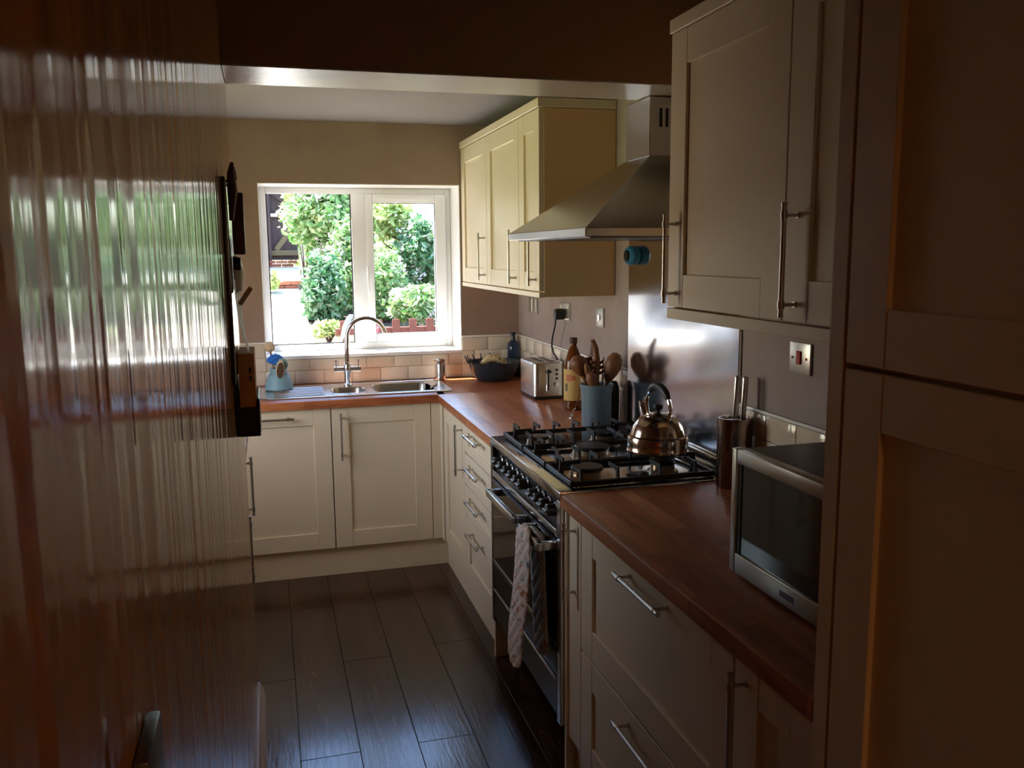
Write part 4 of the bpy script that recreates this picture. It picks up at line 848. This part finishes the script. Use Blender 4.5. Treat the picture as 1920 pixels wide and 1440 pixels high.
bush('tall bright shrub filling the top of the left window pane', 618, 400, 7, 92, 85, 6500, .052, LEAF1, 1, flowers=900)
bush('pale shrub overhanging the garden gate', 566, 390, 7.8, 40, 55, 2200, .05, LEAF3, 2)
bush('dark green shrub in the middle of the left window pane', 600, 545, 5, 46, 75, 3800, .036, LEAF2, 3, flowers=150)
bush('mid-green shrub just left of the window mullion', 648, 500, 5.7, 48, 95, 4200, .04, LEAF1, 4, flowers=500)
bush('low plant above the pebbles in the left pane', 605, 614, 3.4, 40, 20, 1000, .026, LEAF3, 5)
bush('leafy shrub behind the tap just right of the mullion', 712, 545, 4.8, 52, 80, 4200, .036, LEAF1, 6, flowers=500)
bush('dense shrub at the right side of right window pane', 795, 480, 6.2, 58, 85, 4600, .042, LEAF2, 7, flowers=900)
bush('white-flowered bush behind the picket fence', 778, 575, 4.0, 60, 42, 2600, .032, LEAF1, 8, flowers=1900)
bush('broad shrub right of the window view', 905, 500, 6.4, 80, 120, 4200, .05, LEAF1, 9)
bush('long pale hedge at the back of the garden', 700, 470, 10.5, 170, 75, 6500, .08, LEAF3, 10, name='hedge', flowers=900)
bush('leafy bank of ground cover between the shrubs', 690, 575, 6.6, 110, 45, 4200, .045, LEAF1, 12, name='ground_cover', flowers=500)
tr_ = bush('small yellow-green tree with a bare forked trunk in the right pane', 735, 405, 6.6, 58, 48, 2600, .045, LEAF3, 11, name='garden_tree', trunk=True)
tb = P3(762, 520, 6.6); f1 = P3(750, 450, 6.6); f2 = P3(733, 405, 6.6)
m = MB(); m.tube([(tb[0]+.03, 6.6, gz(6.6)-.02), tb, f1, f2, P3(728, 370, 6.6)], [.045, .035, .028, .018, .008], 8); m.build('trunk', BARK, tr_)
for a, b_ in (((750, 450), (705, 425)), ((745, 435), (760, 385)), ((740, 420), (715, 385)), ((755, 475), (715, 455))):
    m = MB(); m.tube([P3(*a, 6.6), P3((a[0]+b_[0])/2, (a[1]+b_[1])/2+3, 6.6), P3(*b_, 6.6)], [.018, .012, .005], 6); m.build('branch', BARK, tr_)
rng = np.random.default_rng(20)
t = thing('grass_tuft', 'bright grass tuft beside the step at the far left of the pane', 'grass', (-1.33, 7.6, gz(7.6)+.005))
V, F = leaves(rng, (-1.33, 7.6, gz(7.6)+.16), (.10, .2, .13), 700, .04); V[:, 2] = np.maximum(V[:, 2], gz(7.9)+.012); leafmesh('blades', V, F, LEAF3, t)
# picket fence
pf = thing('picket_fence', 'low red-brown picket fence outside the right window pane', 'fence', (-.1, 3.0, gz(3)))
for i in range(11):
    x = -.80+i*.155; m = MB(); m.prism([(x, gz(3)), (x+.068, gz(3)), (x+.068, 1.02), (x+.062, 1.032), (x+.006, 1.032), (x, 1.02)], 2.98, 3.0); m.build('picket', PICKET, pf, smooth=False)
for z in (.93, .80): m = MB(); m.box(-.84, .85, 3.0, 3.03, z-.03, z+.03, 0, .004, 1); m.build('rail', PICKET, pf)
# ornament, stone and pebbles in the bed
t = thing('garden_ornament', 'pale slim bird-like ornament leaning in the bed behind the tap', 'ornament', P3(626, 645, 2.7))
m = MB(); m.tube([P3(u, v, 2.7) for u, v in ((627, 643), (631, 630), (636, 615), (642, 602), (648, 592), (653, 592), (656, 597))], [.008, .016, .025, .026, .02, .014, .004], 12); m.build('body', PALE, t)
m = MB(); p = P3(586, 606, 3.9); m.box(-.985, -.87, 3.85, 4.0, gz(3.9)-.02, gz(3.9)+.11, 0, .02, 2); tag(m.build('edging_stone', mat('edging_stone', (.30, .27, .22), .9)), 'rough brown stone block edging the path by the shrub', 'stone')
m = MB(); rng = np.random.default_rng(5)
for i in range(170):
    x = rng.uniform(-.97, -.62); y = rng.uniform(2.1, 2.92); bm = bmesh.new(); bmesh.ops.create_icosphere(bm, subdivisions=1, radius=rng.uniform(.012, .026)); m.bm(bm, 0, T((x, y, gz(y)+.0)) @ Matrix.Diagonal((1.2, 1, .7, 1)))
o = m.build('pebbles', PEBBLE); o['kind'] = 'stuff'; o['label'] = 'scatter of pale pebbles in the bed below the left pane'; o['category'] = 'pebbles'
m = MB(); V = []
t = thing('pink_flower', 'pink flowering plant beside the picket fence behind the tap spout', 'flower', P3(690, 628, 2.6))
V, F = leaves(np.random.default_rng(9), P3(690, 614, 2.6), (.05, .05, .06), 120, .018); leafmesh('petals', V, F, mat('pink_petal', (.75, .25, .32), .7), t)

# unseen fence added left of the garden to block sky light
bf = thing('sky_blocking_fence', 'tall dark boarded fence out of view, added on the left to block sky light', 'fence', (-2.9, 5, .56))
for i in range(60):
    y = .8+i*.15; m = MB(); m.box(-2.92, -2.9, y, y+.144, gz(y)-.05, gz(y)+2.5, 0, .004, 1); m.build('board', GATEW, bf)
